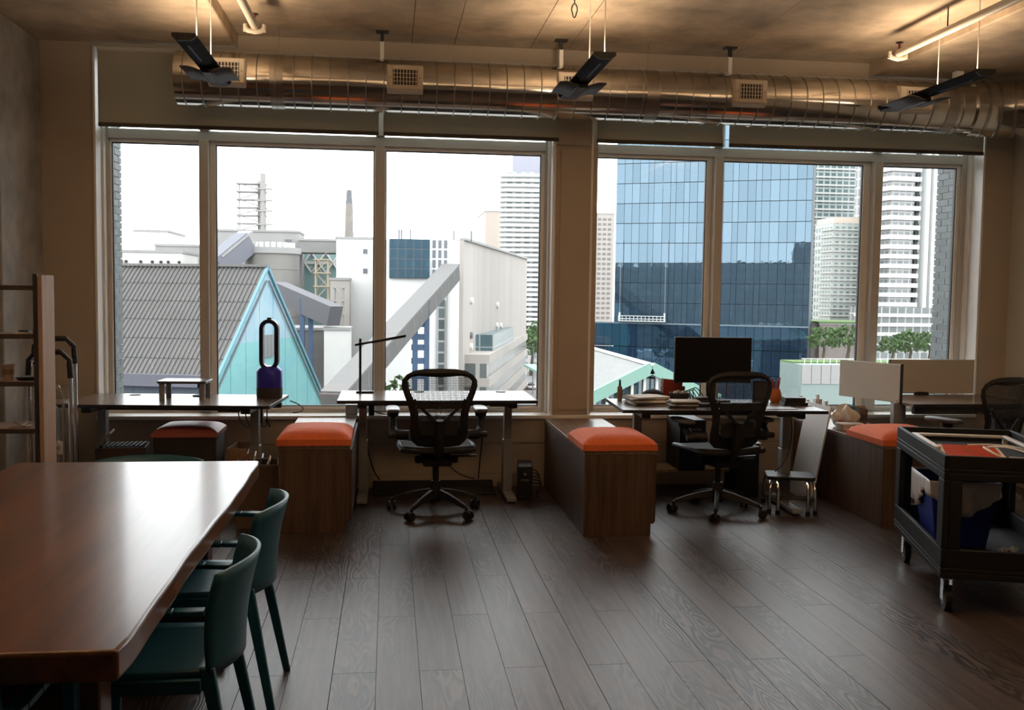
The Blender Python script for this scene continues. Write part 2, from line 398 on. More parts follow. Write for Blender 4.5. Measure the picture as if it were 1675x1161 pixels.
# ------------------------------------------------------------------ spiral duct
def duct():
    t = thing('spiral_duct', 'shiny galvanised round spiral air duct hung along the window wall', 'duct', (0, 7.15, 2.955))
    r = .186
    MB().cyl((-1.46, 0, 0), (4.42, 0, 0), r, n=56).build('pipe', M_duct, t, smooth=True)
    seam = None; x = -1.40
    pts = [(0, (r+.001)*math.cos(a), (r+.001)*math.sin(a)) for a in [2*math.pi*i/48 for i in range(48)]]
    while x < 4.42:
        if seam is None:
            o = MB().tube(pts, .0045, 5, closed=True).build('seam', M_steel2, t, smooth=True); seam = o.data
        else:
            o = bpy.data.objects.new('seam', seam); COL.objects.link(o); o.parent = t
        o.location = (x, 0, 0); x += .1235
    # collar and gored elbow at the right end
    path = [(4.40, 0, 0), (4.50, -.005, 0), (4.62, -.03, 0), (4.74, -.085, 0), (4.86, -.16, 0), (5.07, -.34, 0)]
    MB().tube(path, r+.022, 48).build('elbow', M_duct, t, smooth=True)
    for i in range(1, 5):
        a, b = Vector(path[i-1]), Vector(path[i+1]); d = (b-a).normalized()*.012; c = Vector(path[i])
        MB().cyl(c-d, c+d, r+.028, n=48).build('elbow_band', M_steel2, t, smooth=True)
    # supply registers
    mw = mat('register_enamel', (.66,.58,.47), .45)
    vane = None
    for x in (-1.10, .105, 1.31, 2.60, 3.885):
        g = MB().prism([(-.215, -.065), (-.215, .105), (-.10, .135), (-.02, -.02), (-.165, -.085)], x-.125, x+.125, 'X').build('register', mw, t, bevel=.004)
        f = MB().box(x-.118, x-.085, -.223, -.214, -.058, .10).box(x+.085, x+.118, -.223, -.214, -.058, .10).box(x-.085, x+.085, -.223, -.214, .075, .10).box(x-.085, x+.085, -.223, -.214, -.058, -.030)
        f.build('register_face', mw, g, bevel=.002)
        B(x-.086, x+.086, -.2165, -.2155, -.03, .076).build('register_core', M_black, g)
        for i in range(8):
            xx = x-.076+i*.0217
            o = B(-.003, .003, -.222, -.2165, -.03, .076).build('vane', mw, g) if vane is None else bpy.data.objects.new('vane', vane)
            if vane is None: vane = o.data
            else: COL.objects.link(o); o.parent = g
            o.location = (xx, 0, 0)
        for zz in (-.004, .023, .05):
            B(x-.086, x+.086, -.2195, -.2165, zz-.0018, zz+.0018).build('crossbar', mw, g)
        for sx in (-.101, .101): MB().cyl((x+sx, -.2245, .02), (x+sx, -.222, .02), .004, n=8).build('screw', M_dark, g)
    # straps, rods and ceiling clamps
    top = ZC-2.955
    for x in (-.775, 1.886, 4.2):
        MB().cyl((x, 0, r), (x, 0, top if x < 3.7 else 3.235-2.955), .0025, n=6).build('hanger_wire', M_steel2, t)
        a = [(x, (r+.004)*math.cos(q), (r+.004)*math.sin(q)) for q in [2*math.pi*i/40 for i in range(40)]]
        MB().cyl((x-.045, 0, 0), (x+.045, 0, 0), r+.003, n=48).build('strap', mat('strap_steel', (.50,.47,.42), .3, metal=1), t, smooth=True)
    for x in (-.056, 1.237, 2.511):
        B(x-.014, x+.014, -.012, .012, r-.01, top-.07).build('hanger_bracket', M_framew, t)
        B(x-.012, x+.012, -.014, .014, top-.075, top-.012).build('hanger_clamp', M_dark, t)
        B(x-.045, x+.045, -.03, .03, top-.014, top+.002).build('clamp_plate', M_dark, t)
    B(4.30, 4.36, -.03, .03, r+.02, 3.235-2.955+.001).build('hanger_bracket', M_framew, t)
duct()
# ------------------------------------------------------------------ suspended lights
def pendant(x, label, y=6.13, lit=False, zc=ZC, wing=1):
    t = thing('pendant_light', label, 'light', (x, y, 2.85), 0, 'black suspended lights')
    L = .59
    prof = [(-.062, .012), (-.062, .0), (-.035, -.018), (.035, -.018), (.062, .0), (.062, .012), (.056, .014), (.03, -.006), (-.03, -.006), (-.056, .014)]
    MB().prism(prof, -L, L, 'Y').build('body', mat('lamp_black', (.016,.016,.02), .8, spec=.08), t)
    for s in (-1, 1): MB().prism([(-.064,.018),(-.064,-.002),(-.036,-.022),(.036,-.022),(.064,-.002),(.064,.018)], s*L-.006, s*L+.006, 'Y').build('end_cap', M_black, t)
    B(-.007, .007, -L+.12, -.1, -.0205, -.018).build('groove', mat('lamp_groove', (.07,.07,.08), .6, spec=.2), t)
    mg = mat('reflector_grey', (.16,.165,.175), .7, spec=.2)
    for s in (-1, 1):
        def fn(u_, v_, s=s):
            q = u_; xx = s*(.025 + .125*q); zz = -.050 + .022*math.sin(q*math.pi*.7) + .006*q
            return (xx, .02 + .36*v_, zz)
        MB().grid(fn, 10, 1).build('reflector', mg, t, smooth=True, solid=.006)
    B(-.04, .04, .06, .34, -.050, -.02).build('lamp_housing', M_black, t, bevel=.006)
    B(-.055, .055, .385, .55, -.030, -.0185).build('driver_cover', mg, t, bevel=.004)
    for yy in (-.42, .02):
        MB().cyl((wing*.035, yy, .012), (wing*.035, yy, zc-2.85), .0035, n=6).build('rod', mat('rod_white', (.75,.72,.66), .4), t)
        MB().cyl((wing*.035, yy, -.004), (wing*.035, yy, .03), .008, n=8).build('rod_grip', M_chrome, t)
    if lit:
        l = bpy.data.lights.new('uplight', 'AREA'); l.shape = 'RECTANGLE'; l.size = .10; l.size_y = 1.0; l.energy = lit; l.color = (1, .73, .48)
        o = bpy.data.objects.new('uplight', l); COL.objects.link(o); o.parent = t; o.location = (0, 0, .05); o.rotation_euler = (math.pi, 0, 0)
    return t
LAMP_W = 6
pendant(-1.10, 'black suspended light above the left desk, leftmost in view', lit=LAMP_W)
pendant(1.21, 'black suspended light hanging before the middle pillar', lit=LAMP_W)
pendant(3.53, 'black suspended light at the right end of the duct', wing=1.5, lit=LAMP_W)
for x, n in ((-1.10, 'first'), (.05, 'second'), (1.21, 'third'), (2.37, 'fourth'), (3.53, 'fifth')):  # added row of uplights, unseen, evens out the light on the ceiling
    pendant(x, 'added ceiling-lighting pendant of an unseen second row, %s from left' % n, 3.2, 21)
# ------------------------------------------------------------------ sprinkler pipes, hook
mp_ = mat('pipe_cream', (.66,.60,.50), .5)
def sprinkler(x, y1, label, dx=0):
    t = thing('sprinkler_pipe', label, 'pipe', (x, y1, 3.19))
    MB().cyl((0, -6.5, 0), (0, 0, 0), .026, n=16).build('pipe', mp_, t, smooth=True)
    MB().tube([(-.06, .01, -.01), (-.045, .01, -.028), (0, .012, -.036), (.045, .01, -.028), (.06, .01, -.01)], .016, 10).build('elbow_fitting', mp_, t, smooth=True)
    for s in (-1, 1):
        MB().cyl((s*.06, .01, -.035), (s*.06, .01, .012), .013, n=10).build('nozzle', mp_, t, smooth=True)
    MB().cyl((0, -.01, .02), (0, -.01, .07), .009, n=8).build('sprinkler_stem', mat('stem_red', (.25,.04,.03), .5), t)
    MB().cyl((0, -.01, .07), (0, -.01, .074), .026, n=12).build('deflector', M_dark, t)
    MB().cyl((0, -.6, .02), (0, -.6, .148), .005, n=6).build('pipe_hanger', M_dark, t)
sprinkler(-.866, 6.58, 'short visible cream sprinkler pipe at the upper left')
sprinkler(3.50, 6.52, 'long cream sprinkler pipe at the upper right')
hk = thing('ceiling_hook', 'black carabiner hook hanging from the ceiling', 'hook', (1.125, 6.05, 3.19))
MB().tube([(.0 + .018*math.sin(a)*(1 if math.cos(a) < .3 else .7), 0, .045 - .042*math.cos(a)) for a in [2*math.pi*i/20 for i in range(20)]], .004, 6, closed=True).build('ring', M_black, hk, smooth=True)
MB().cyl((0, 0, .085), (0, 0, .15), .004, n=6).build('eye_bolt', M_black, hk)
# ------------------------------------------------------------------ meeting table
def table():
    t = thing('meeting_table', 'long brown glossy solid-wood meeting table in the left foreground', 'table', (-1.055, 3.21, 0))
    w, l = .505, 1.145
    ed = []
    n = 26
    for i in range(n+1):
        y = -l + 2*l*i/n; ed.append((w + .0015*math.sin(i*1.3) + .004*math.sin(i*.4+1) + (-.006 if i in (0, n) else 0), y))
    for i in range(n+1):
        y = l - 2*l*i/n; ed.append((-w - .008*math.sin(i*1.1+.4), y))
    MB().prism(ed, .682, .75, 'Z').build('tabletop', M_table, t, bevel=.010, seg=3)
    for y in (-.72, .72):
        B(-.36, .36, y-.05, y+.05, .03, .62).build('leg', M_tabled, t, bevel=.006)
        B(-.42, .42, y-.07, y+.07, 0, .035).build('foot', M_tabled, t, bevel=.006)
        B(-.44, .44, y-.045, y+.045, .62, .682).build('bearer', M_tabled, t, bevel=.004)
    B(-.04, .04, -.67, .67, .18, .30).build('stretcher', M_tabled, t, bevel=.004)
table()
# ------------------------------------------------------------------ teal armchairs (face +Y)
def teal_chair():
    t = thing('armchair', '', 'chair')
    def curve(x): return -.195 - .085*(1-(x/.235)**2)
    def shell(u_, v_):
        x = -.232 + .464*u_; z = .44 + .30*v_
        hw = .205 + .027*min(1, v_*1.4); x = (u_*2-1)*hw
        return (x, curve(x*1.0) - .045*v_ + .012*math.sin(v_*math.pi), z - .012*abs(u_*2-1)**3*v_)
    MB().grid(shell, 16, 8).build('backrest', M_teal, t, smooth=True, solid=.011)
    def seat(u_, v_):
        hw = .225 - .02*v_*0; x = (u_*2-1)*(.20 + .03*v_); y = -.225 + .46*v_
        return (x, y, .445 - .018*math.sin(v_*math.pi)*(1-(u_*2-1)**2) + (.0 if v_ < .9 else -.012))
    MB().grid(seat, 12, 10).build('seat', M_teal, t, smooth=True, solid=.018)
    MB().box(-.205, .205, -.215, -.195, .40, .44).box(-.225, .225, .205, .225, .40, .44).box(-.228, -.208, -.2, .215, .40, .44).box(.208, .228, -.2, .215, .40, .44).build('seat_rail', M_teal, t, bevel=.004)
    for s in (-1, 1):
        def leg(p, q, a, b, c, d):
            m = MB(); p, q = Vector(p), Vector(q)
            vs = [(p.x-a, p.y-b, p.z), (p.x+a, p.y-b, p.z), (p.x+a, p.y+b, p.z), (p.x-a, p.y+b, p.z), (q.x-c, q.y-d, q.z), (q.x+c, q.y-d, q.z), (q.x+c, q.y+d, q.z), (q.x-c, q.y+d, q.z)]
            return m.add(vs, [(0,3,2,1),(4,5,6,7),(0,1,5,4),(1,2,6,5),(2,3,7,6),(3,0,4,7)])
        leg((s*.232, -.30, 0), (s*.194, -.211, .462), .011, .013, .012, .020).build('leg', M_teal, t, bevel=.004)
        leg((s*.232, .225, 0), (s*.228, .20, .63), .011, .013, .016, .026).build('leg', M_teal, t, bevel=.004)
        pts = [(s*.228, .225, .632), (s*.23, .10, .632), (s*.231, -.05, .630), (s*.229, -.13, .629), (s*.223, -.212, .627)]
        a = MB()
        for p, q in zip(pts, pts[1:]): a.bar(p, q, .040, .016)
        a.build('arm', M_teal, t, bevel=.004)
        for y in (-.30, .225): MB().cyl((s*.232, y, 0), (s*.232, y, .010), .013, n=10).build('foot_cap', M_black, t)
    return t
tc0 = teal_chair()
for i, (x, y, r, lb) in enumerate((
        (-.70, 2.90, 90, 'teal plastic armchair at the table side, nearest with full back in view'),
        (-.69, 3.62, 90, 'teal plastic armchair at the table side, second behind the nearest'),
        (-1.06, 4.27, 180, 'teal plastic armchair at the far table end below the left desk'),
        (-.985, 2.22, 0, 'teal plastic armchair at the near table end, cut by the frame corner'))):
    c = tc0 if i == 0 else copy_tree(tc0)
    c.location = (x, y, 0); c.rotation_euler = (0, 0, R_(r)); tag(c, lb, 'chair', 'teal armchairs around the table')
# ------------------------------------------------------------------ storage cabinets with orange cushions
def cushion_mb(hw, d, h, side=.02):
    m = MB()
    def fn(u_, v_):
        a, b = u_*2-1, v_*2-1
        e = max(abs(a)**6, abs(b)**6)
        return (a*hw, v_*d, h*(1-.55*e) + .014*(1-a*a)*(1-b*b))
    m.grid(fn, 18, 18)
    n = 18
    k = len(m.v)
    def side_(p, q): m.add([(p[0],p[1],0), (q[0],q[1],0), q, p], [(0,1,2,3)])
    idx = lambda i, j: m.v[j*(n+1)+i]
    for i in range(n):
        side_(idx(i,0), idx(i+1,0)); side_(idx(i,n), idx(i+1,n)); side_(idx(0,i), idx(0,i+1)); side_(idx(n,i), idx(n,i+1))
    return m
def cabinet(x0, x1, y0, y1, h, label, clabel, rz=0, cd=.52):
    hw = (x1-x0)/2; d = y1-y0
    t = thing('storage_cabinet', label, 'cabinet', ((x0+x1)/2, y0, 0), rz, 'low walnut storage cabinets')
    B(-hw, -hw+.02, 0, d, .0, h-.022).build('side_panel', M_walnut, t, bevel=.002)
    B(hw-.02, hw, 0, d, .075, h-.022).build('side_panel', M_walnut, t, bevel=.002)
    B(-hw+.0205, hw-.0205, .0, .02, .0, h-.022).build('front_panel', M_walnut, t, bevel=.002)
    B(-hw+.02, hw-.06, .02, d, 0, .075).build('plinth', M_black, t)
    B(-hw+.02, hw-.02, .021, d, .08, h-.03).build('carcass', M_walnut, t)
    B(-hw-.002, hw+.002, -.002, d, h-.0215, h).build('top', M_walnutt, t, bevel=.002)
    for i in range(2):
        a, b = .03+i*(d-.04)/2, .03+(i+1)*(d-.04)/2-.004
        dr = B(hw+.0005, hw+.0165, a, b, .078, h-.03).build('door', M_walnut, t, bevel=.002)
        B(hw+.0165, hw+.0185, a+.04, a+.05, h-.16, h-.06).build('handle', M_grey, dr)
    c = cushion_mb(hw+.012, cd, .085).build('seat_cushion', M_orange, None, smooth=True)
    c.location = ((x0+x1)/2 + .012*math.sin(rz), y0-.012, h+.0005); c.rotation_euler = (0, 0, rz)
    tag(c, clabel, 'cushion', 'orange cushions on the cabinets')
cabinet(-.664, -.238, 6.06, 7.40, .545, 'walnut storage cabinet between left and middle desks', 'orange seat cushion on the cabinet left of the middle desk')
cabinet(1.20, 1.645, 5.85, 7.40, .535, 'walnut storage cabinet in front of the middle pillar', 'orange seat cushion on the cabinet before the middle pillar')
cabinet(3.20, 3.66, 5.96, 7.38, .535, 'walnut storage cabinet behind the black cart', 'orange seat cushion on the cabinet behind the black cart')
# ------------------------------------------------------------------ sit-stand desks
def desk(cx, yf, z, w, d, rz, label, legs=(-.5, .5), grom=()):
    t = thing('standing_desk', label, 'desk', (cx, yf, 0), rz, 'sit-stand desks along the windows')
    B(-w/2, w/2, 0, d, z-.022, z).build('desktop', M_desk, t, bevel=.002)
    B(-w/2-.0012, w/2+.0012, -.0012, .0, z-.0215, z-.001).box(-w/2-.0012, -w/2, 0, d, z-.0215, z-.001).box(w/2, w/2+.0012, 0, d, z-.0215, z-.001).build('edge_band', M_black, t)
    for s in legs:
        x = s*w if abs(s) <= .5 else s
        x = s*(w-.335)
        B(x-.035, x+.035, .32, .40, .04, .42).build('leg_column', M_grey, t, bevel=.004)
        B(x-.028, x+.028, .327, .393, .42, z-.06).build('leg_inner', M_grey, t, bevel=.003)
        B(x-.038, x+.038, .06, .66, .012, .042).build('foot', M_grey, t, bevel=.006)
        for y in (.09, .63): MB().cyl((x, y, 0), (x, y, .013), .022, n=12).build('glide', M_black, t)
        B(x-.03, x+.03, .05, d-.08, z-.062, z-.023).build('bracket', M_dark, t, bevel=.004)
    B(-(w-.30)/2, (w-.30)/2, .335, .385, z-.075, z-.03).build('crossbar', M_dark, t)
    B(w/2-.34, w/2-.20, .012, .055, z-.045, z-.023).build('control_pad', M_black, t, bevel=.004)
    for g in grom:
        MB().cyl((g, d-.09, z), (g, d-.09, z+.004), .038, n=20).build('grommet', M_black, t)
    return t
D1Z, D2Z, D3Z = .735, .745, .73
d1 = desk(-1.455, 6.585, D1Z, 1.37, .70, -.075, 'walnut-topped standing desk at the far left with the blue fan', grom=(-.38,))
d2 = desk(.348, 6.76, D2Z, 1.39, .68, 0, 'walnut-topped standing desk in the middle with the black lamp', grom=(-.12, .5))
d3 = desk(2.25, 6.285, D3Z, 1.40, .70, -.06, 'cluttered standing desk under the black monitor')
# desk 4 with privacy screens
t = thing('corner_desk', 'walnut-topped desk in the right corner with white privacy screens', 'desk', (4.2, 6.64, 0), 0)
B(-.42, .56, 0, .68, .708, .73).build('desktop', M_desk, t, bevel=.002)
B(-.42, .56, -.002, 0, .709, .729).build('edge_band', M_black, t)
for x in (-.34, .46):
    B(x-.035, x+.035, .3, .38, .04, .70).build('leg', M_grey, t, bevel=.004); B(x-.035, x+.035, .04, .64, 0, .042).build('foot', M_grey, t, bevel=.005)
B(-.38, .5, .05, .09, .65, .708).build('apron', M_dark, t)
M_screen = mat('screen_white', (.72,.74,.72), .5); 
sc = thing('privacy_screen', 'pale white privacy screen at the left end of the corner desk', 'screen', (3.64, 7.04, 0), 0, 'desk privacy screens')
MB().bar((-.10, .27, .865), (.115, -.26, .865), .018, .285).build('panel', M_screen, sc, bevel=.003)
MB().bar((.116, -.262, .865), (.119, -.27, .865), .022, .30).build('edge_strip', M_dark, sc)
MB().bar((.10, -.225, .705), (.105, -.24, .705), .03, .07).build('clamp', M_white, sc)
B(.075, .13, -.25, -.2, .0, .72).build('support_post', M_grey, sc)
sc2 = thing('privacy_screen', 'beige privacy screen along the back of the corner desk', 'screen', (4.33, 7.345, 0), 0, 'desk privacy screens')
B(-.36, .36, -.009, .009, .735, 1.005).build('panel', mat('screen_beige', (.55,.50,.42), .6), sc2, bevel=.003)
B(-.366, -.36, -.011, .011, .73, 1.008).build('edge_strip', M_dark, sc2)
B(-.36, .36, -.011, .011, 1.005, 1.009).build('top_strip', M_white, sc2)
MB().lathe([(.05, 0), (.05, .012), (.035, .02), (.0, .021)], 16, (-.10, -.03, .7305), 1.3, .5).build('screen_foot', M_black, sc2)
# ------------------------------------------------------------------ mesh office chairs (face +Y)
M_chair = mat('chair_graphite', (.018,.018,.02), .5, spec=.3)
M_pell = mat('pellicle', (.03,.03,.032), .7, spec=.2)
M_pad = mat('arm_pad', (.09,.09,.095), .35)
OUT = [(0,1.002),(.10,.999),(.165,.988),(.215,.962),(.244,.925),(.247,.885),(.232,.835),(.210,.775),(.192,.715),(.186,.65),(.188,.58),(.178,.52),(.14,.485),(.07,.475),(0,.472)]
INN = [(0,.945),(.08,.950),(.14,.953),(.185,.945),(.207,.922),(.205,.893),(.190,.845),(.165,.79),(.142,.73),(.134,.67),(.134,.62),(.128,.585),(.10,.565),(.05,.56),(0,.558)]
def backy(x, z): return -.20 - .16*(z-.47) - .035*math.sin((z-.47)/.53*math.pi) + .45*x*x
def office_chair(base_rot, ad=0):
    t = thing('office_chair', '', 'chair')
    # five-star base
    for k in range(5):
        a = R_(base_rot + 72*k); c, s = math.cos(a), math.sin(a)
        pts = [(.035*c, .035*s, .135), (.12*c, .12*s, .125), (.22*c, .22*s, .105), (.30*c, .30*s, .082)]
        m = MB()
        ws = [.05, .042, .036, .032]; hs = [.055, .045, .032, .024]
        vs = []; 
        for (x, y, z), w_, h_ in zip(pts, ws, hs):
            for q, r in ((-1,-1),(1,-1),(.55,1),(-.55,1)): vs.append((x - s*q*w_/2, y + c*q*w_/2, z + r*h_/2))
        fs = [(0,1,2,3), (15,14,13,12)] + [(i*4+j, i*4+(j+1)%4, (i+1)*4+(j+1)%4, (i+1)*4+j) for i in range(3) for j in range(4)]
        leg = m.add(vs, fs).build('base_arm', M_chair, t, bevel=.004)
        cs = MB(); ca = a + R_(35 + 40*k); ex, ey = math.cos(ca), math.sin(ca); cx, cy = .305*c, .305*s
        for o_ in (-.018, .018):
            cs.cyl((cx - ey*(o_-.008) - ex*.016, cy + ex*(o_-.008) - ey*.016, .03), (cx - ey*(o_+.008) - ex*.016, cy + ex*(o_+.008) - ey*.016, .03), .030, n=16)
        cst = cs.build('caster', M_black, t, smooth=True)
        MB().cyl((cx, cy, .045), (cx, cy, .085), .011, n=8).build('caster_stem', M_dark, cst)
    MB().lathe([(.034,.075),(.038,.15),(.034,.20),(.03,.215)], 16).build('hub', M_chair, t, smooth=True)
    MB().cyl((0,0,.2), (0,0,.37), .021, n=14).build('gas_column', M_dark, t, smooth=True)
    B(-.10, .10, -.15, .13, .335, .405).build('tilt_mechanism', M_chair, t, bevel=.02)
    B(-.145, -.10, -.06, .0, .345, .39).build('tension_knob', M_chair, t, bevel=.01); B(.10, .145, -.06, .0, .345, .39).build('tension_knob', M_chair, t, bevel=.01)
    MB().bar((.10, -.02, .385), (.27, -.03, .39), .018, .012).build('lever', M_black, t)
    # seat
    def seat(u_, v_):
        a = u_*2-1; y = -.20 + .43*v_; w_ = .235 + .015*math.sin(v_*math.pi)
        return (a*w_*(1 - .1*abs(v_*2-1)**6), y, .462 + .012*a*a - .02*math.sin(v_*math.pi) - .03*max(0, v_-.8)/.2)
    MB().grid(seat, 14, 12).build('seat', M_pell, t, smooth=True, solid=.02)
    fr = [(-.235,-.19,.455),(-.25,0,.458),(-.24,.2,.45),(-.15,.24,.435),(.15,.24,.435),(.24,.2,.45),(.25,0,.458),(.235,-.19,.455),(.15,-.215,.45),(-.15,-.215,.45)]
    MB().tube(fr, .017, 8, closed=True).build('seat_frame', M_chair, t, smooth=True)
    # back frame: ring between two outlines
    def full(o): return o + [(-x, z) for x, z in reversed(o[1:-1])]
    fo, fi = full(OUT), full(INN); n = len(fo); vs = []
    for (x, z) in fo: vs.append((x, backy(x, z), z))
    for (x, z), (x2, z2) in zip(fo, fi): vs.append(((x+x2)/2, backy((x+x2)/2, (z+z2)/2) - .012, (z+z2)/2))
    for (x, z) in fi: vs.append((x, backy(x, z), z))
    for (x, z), (x2, z2) in zip(fo, fi): vs.append(((x+x2)/2, backy((x+x2)/2, (z+z2)/2) + .014, (z+z2)/2))
    fs = [(r*n+i, r*n+(i+1)%n, ((r+1)%4)*n+(i+1)%n, ((r+1)%4)*n+i) for r in range(4) for i in range(n)]
    MB().add(vs, fs).build('back_frame', M_chair, t, smooth=True)
    # pellicle strands
    def lim(z):
        for (x, a), (x2, b) in zip(INN, INN[1:]):
            if x > .05 and (a-z)*(b-z) <= 0 and a != b: return x + (x2-x)*(z-a)/(b-a)
        return .1
    m = MB(); k = 46
    for i in range(k):
        x = -.205 + .41*(i+.5)/k
        zs = [z for z in [.565 + .385*j/16 for j in range(17)] if lim(min(z, .925)) > abs(x)-.004]
        if len(zs) < 2: continue
        z0, z1 = min(zs), max(zs); pts = [(x, backy(x, z0+(z1-z0)*j/6), z0+(z1-z0)*j/6) for j in range(7)]
        for p, q in zip(pts, pts[1:]): m.bar(p, q, .0046, .0016, up=(0,1,0))
    j = 0; z = .57
    while z < .945:
        l = min(lim(min(max(z, .57), .925)), .2)
        m.bar((-l, backy(l, z), z), (0, backy(0, z), z), .0012, .0016); m.bar((0, backy(0, z), z), (l, backy(l, z), z), .0012, .0016); z += .016
    pm = m.build('back_mesh', M_pell, t); pm['kind'] = 'stuff'
    # lumbar band, spine, V brace
    lb = MB()
    for s in (-1, 1):
        for a, b in ((0,.07),(.07,.15)): lb.bar((s*a, backy(a,.765)-.012, .765), (s*b, backy(b,.765)-.012, .768), .012, .052)
        lb.bar((s*.17, backy(.17,.80)-.012, .80), (s*.03, backy(.03,.655)-.024, .655), .014, .022)
    lb.build('lumbar_support', M_chair, t, bevel=.003)
    MB().tube([(0, backy(0,.66)-.024, .665), (0, backy(0,.55)-.03, .55), (0, -.215, .46), (0, -.14, .39)], [.026,.036,.034,.03], 10).build('spine', M_chair, t, smooth=True)
    B(-.125, .125, backy(0,.61)-.012, backy(0,.61)+.004, .555, .662).build('lumbar_pad', M_chair, t, bevel=.01)
    # arms
    for s in (-1, 1):
        MB().tube([(s*.19, -.19, .56), (s*.25, -.17, .555), (s*.285, -.12, .56), (s*.295, -.08, .60), (s*.295, -.06, .69-ad)], [.03,.034,.032,.024,.018], 10).build('arm_post', M_chair, t, smooth=True)
        pad = [(s*.295 + x, y) for x, y in ((-.035,-.16),(.035,-.16),(.048,-.10),(.045,.05),(.03,.10),(-.03,.10),(-.045,.05),(-.048,-.10))]
        MB().prism(pad, .695-ad, .722-ad, 'Z').build('arm_pad', M_pad, t, bevel=.010, seg=3)
        MB().cyl((s*.295, -.06, .665-ad), (s*.295, -.06, .697-ad), .036, .042, n=14).build('arm_collar', M_chair, t, smooth=True)
        MB().cyl((s*.27, -.16, .555), (s*.325, -.16, .555), .02, n=10).build('arm_knob', M_black, t)
    return t
for (x, y, rz, br, lb) in ((.325, 6.60, .03, 19, 'black mesh office chair at the middle desk, seen from behind'),
                           (2.26, 6.45, .16, 24, 'black mesh office chair turned slightly left under the monitor'),
                           (3.86, 6.06, .34, 5, 'black mesh office chair in the right corner behind the cart')):
    c = office_chair(br, .055 if x > 2 and x < 3 else 0); c.location = (x, y, 0); c.rotation_euler = (0, 0, rz); tag(c, lb, 'chair', 'black mesh office chairs')
# ------------------------------------------------------------------ things on and under the left desk
Z1, Z2, Z3 = .7355, .7455, .7305
def rbox(hw, hd, z0, z1, r=.02, n=4):
    pts = []
    for cx, cy, a0 in ((hw-r, hd-r, 0), (-hw+r, hd-r, 90), (-hw+r, -hd+r, 180), (hw-r, -hd+r, 270)):
        for i in range(n+1):
            a = R_(a0+90*i/n); pts.append((cx+r*math.cos(a), cy+r*math.sin(a)))
    return MB().prism(pts, z0, z1)
t = thing('bladeless_fan', 'dark blue bladeless fan with oval loop on the left desk', 'fan', (-.83, 7.03, Z1))
mblue = mat('fan_blue', (.03,.03,.45), .3, metal=.2); mnavy = mat('fan_navy', (.012,.010,.05), .35)
MB().lathe([(.088,0),(.090,.01),(.090,.075)], 32).build('filter_base', mat('fan_filter', (.035,.032,.035), .6), t, smooth=True)
MB().lathe([(.090,.0755),(.090,.185),(.082,.20),(.055,.225)], 32).build('body', mblue, t, smooth=True)
def stad(hw, z0, z1, n=10):
    return [(hw*math.cos(R_(a)), z1-hw+hw*math.sin(R_(a))) for a in [180*i/n for i in range(n+1)]] + [(hw*math.cos(R_(a)), z0+hw+hw*math.sin(R_(a))) for a in [180+180*i/n for i in range(n+1)]]
so, si = stad(.066, .195, .555), stad(.040, .221, .529); n = len(so); vs = []
for pl, y in ((so,-.05),(si,-.05),(si,.05),(so,.05)): vs += [(x,y,z) for x, z in pl]
MB().add(vs, [(r*n+i, r*n+(i+1)%n, ((r+1)%4)*n+(i+1)%n, ((r+1)%4)*n+i) for r in range(4) for i in range(n)]).build('loop', mnavy, t, bevel=.006)
si2 = stad(.0405, .2205, .5295); si3 = stad(.037, .224, .526); vs = []
for pl, y in ((si2,-.046),(si3,-.046),(si3,-.030),(si2,-.030)): vs += [(x,y,z) for x, z in pl]
MB().add(vs, [(r*n+i, r*n+(i+1)%n, ((r+1)%4)*n+(i+1)%n, ((r+1)%4)*n+i) for r in range(4) for i in range(n)]).build('inner_rim', M_chrome, t, smooth=True)
B(-.014, .014, -.03, .03, .552, .566).build('remote', M_black, t, bevel=.004)
t = thing('monitor_riser', 'small dark monitor riser with grey legs on the left desk', 'stand', (-1.395, 6.98, Z1), -.05)
rbox(.165, .115, .112, .130, .02).build('top', mat('riser_top', (.10,.095,.09), .25), t, bevel=.003)
for x in (-.135, .135):
    for y in (-.085, .085): MB().cyl((x,y,0), (x,y,.113), .019, n=16).build('leg', M_grey, t, smooth=True)
t = thing('phone_stand', 'small black phone stand behind the riser on the left desk', 'stand', (-1.33, 7.15, Z1))
MB().lathe([(.05,0),(.048,.008),(.01,.014)], 20).build('base', M_black, t, smooth=True); MB().tube([(0,0,.01),(0,.01,.05),(0,-.01,.085)], .006, 8).build('stem', M_black, t); B(-.012,.012,-.018,-.008,.06,.10).build('cradle', M_black, t)
t = thing('ottoman', 'dull red cushioned ottoman under the left desk', 'ottoman', (-1.36, 6.95, 0))
rbox(.205, .19, .0, .495, .02).build('body', mat('ottoman_dark', (.03,.026,.026), .8), t, bevel=.006)
c = cushion_mb(.215, .40, .065); o = c.build('cushion', M_redfab, t, smooth=True); o.location = (0, -.20, .4955)
t = thing('file_crate', 'dark open document crate under the left end of the left desk', 'crate', (-1.80, 6.93, 0), .12)
for b in ((-.16,-.15,-.13,.13),(.15,.16,-.13,.13),(-.15,.15,-.13,-.12),(-.15,.15,.12,.13)): B(b[0],b[1],b[2],b[3],0,.42).build('side', mat('crate_dark', (.06,.045,.038), .8), t)
B(-.15,.15,-.12,.12,0,.01).build('bottom', MATS['crate_dark'], t)
MB().bar((-.16,-.13,.425),(-.05,-.13,.535),.012,.20,up=(0,1,0)).build('lid_flap', mat('crate_flap', (.14,.12,.105), .7), t)
for k in range(9): MB().bar((-.12+.03*k,-.10,.30),(-.10+.03*k,.10,.30),.008,.26).build('folder', mat('folder_black', (.03,.03,.034), .6), t)
t = thing('cardboard_box', 'brown cardboard box between ottoman and right desk leg', 'box', (-1.02, 7.02, 0), -.1)
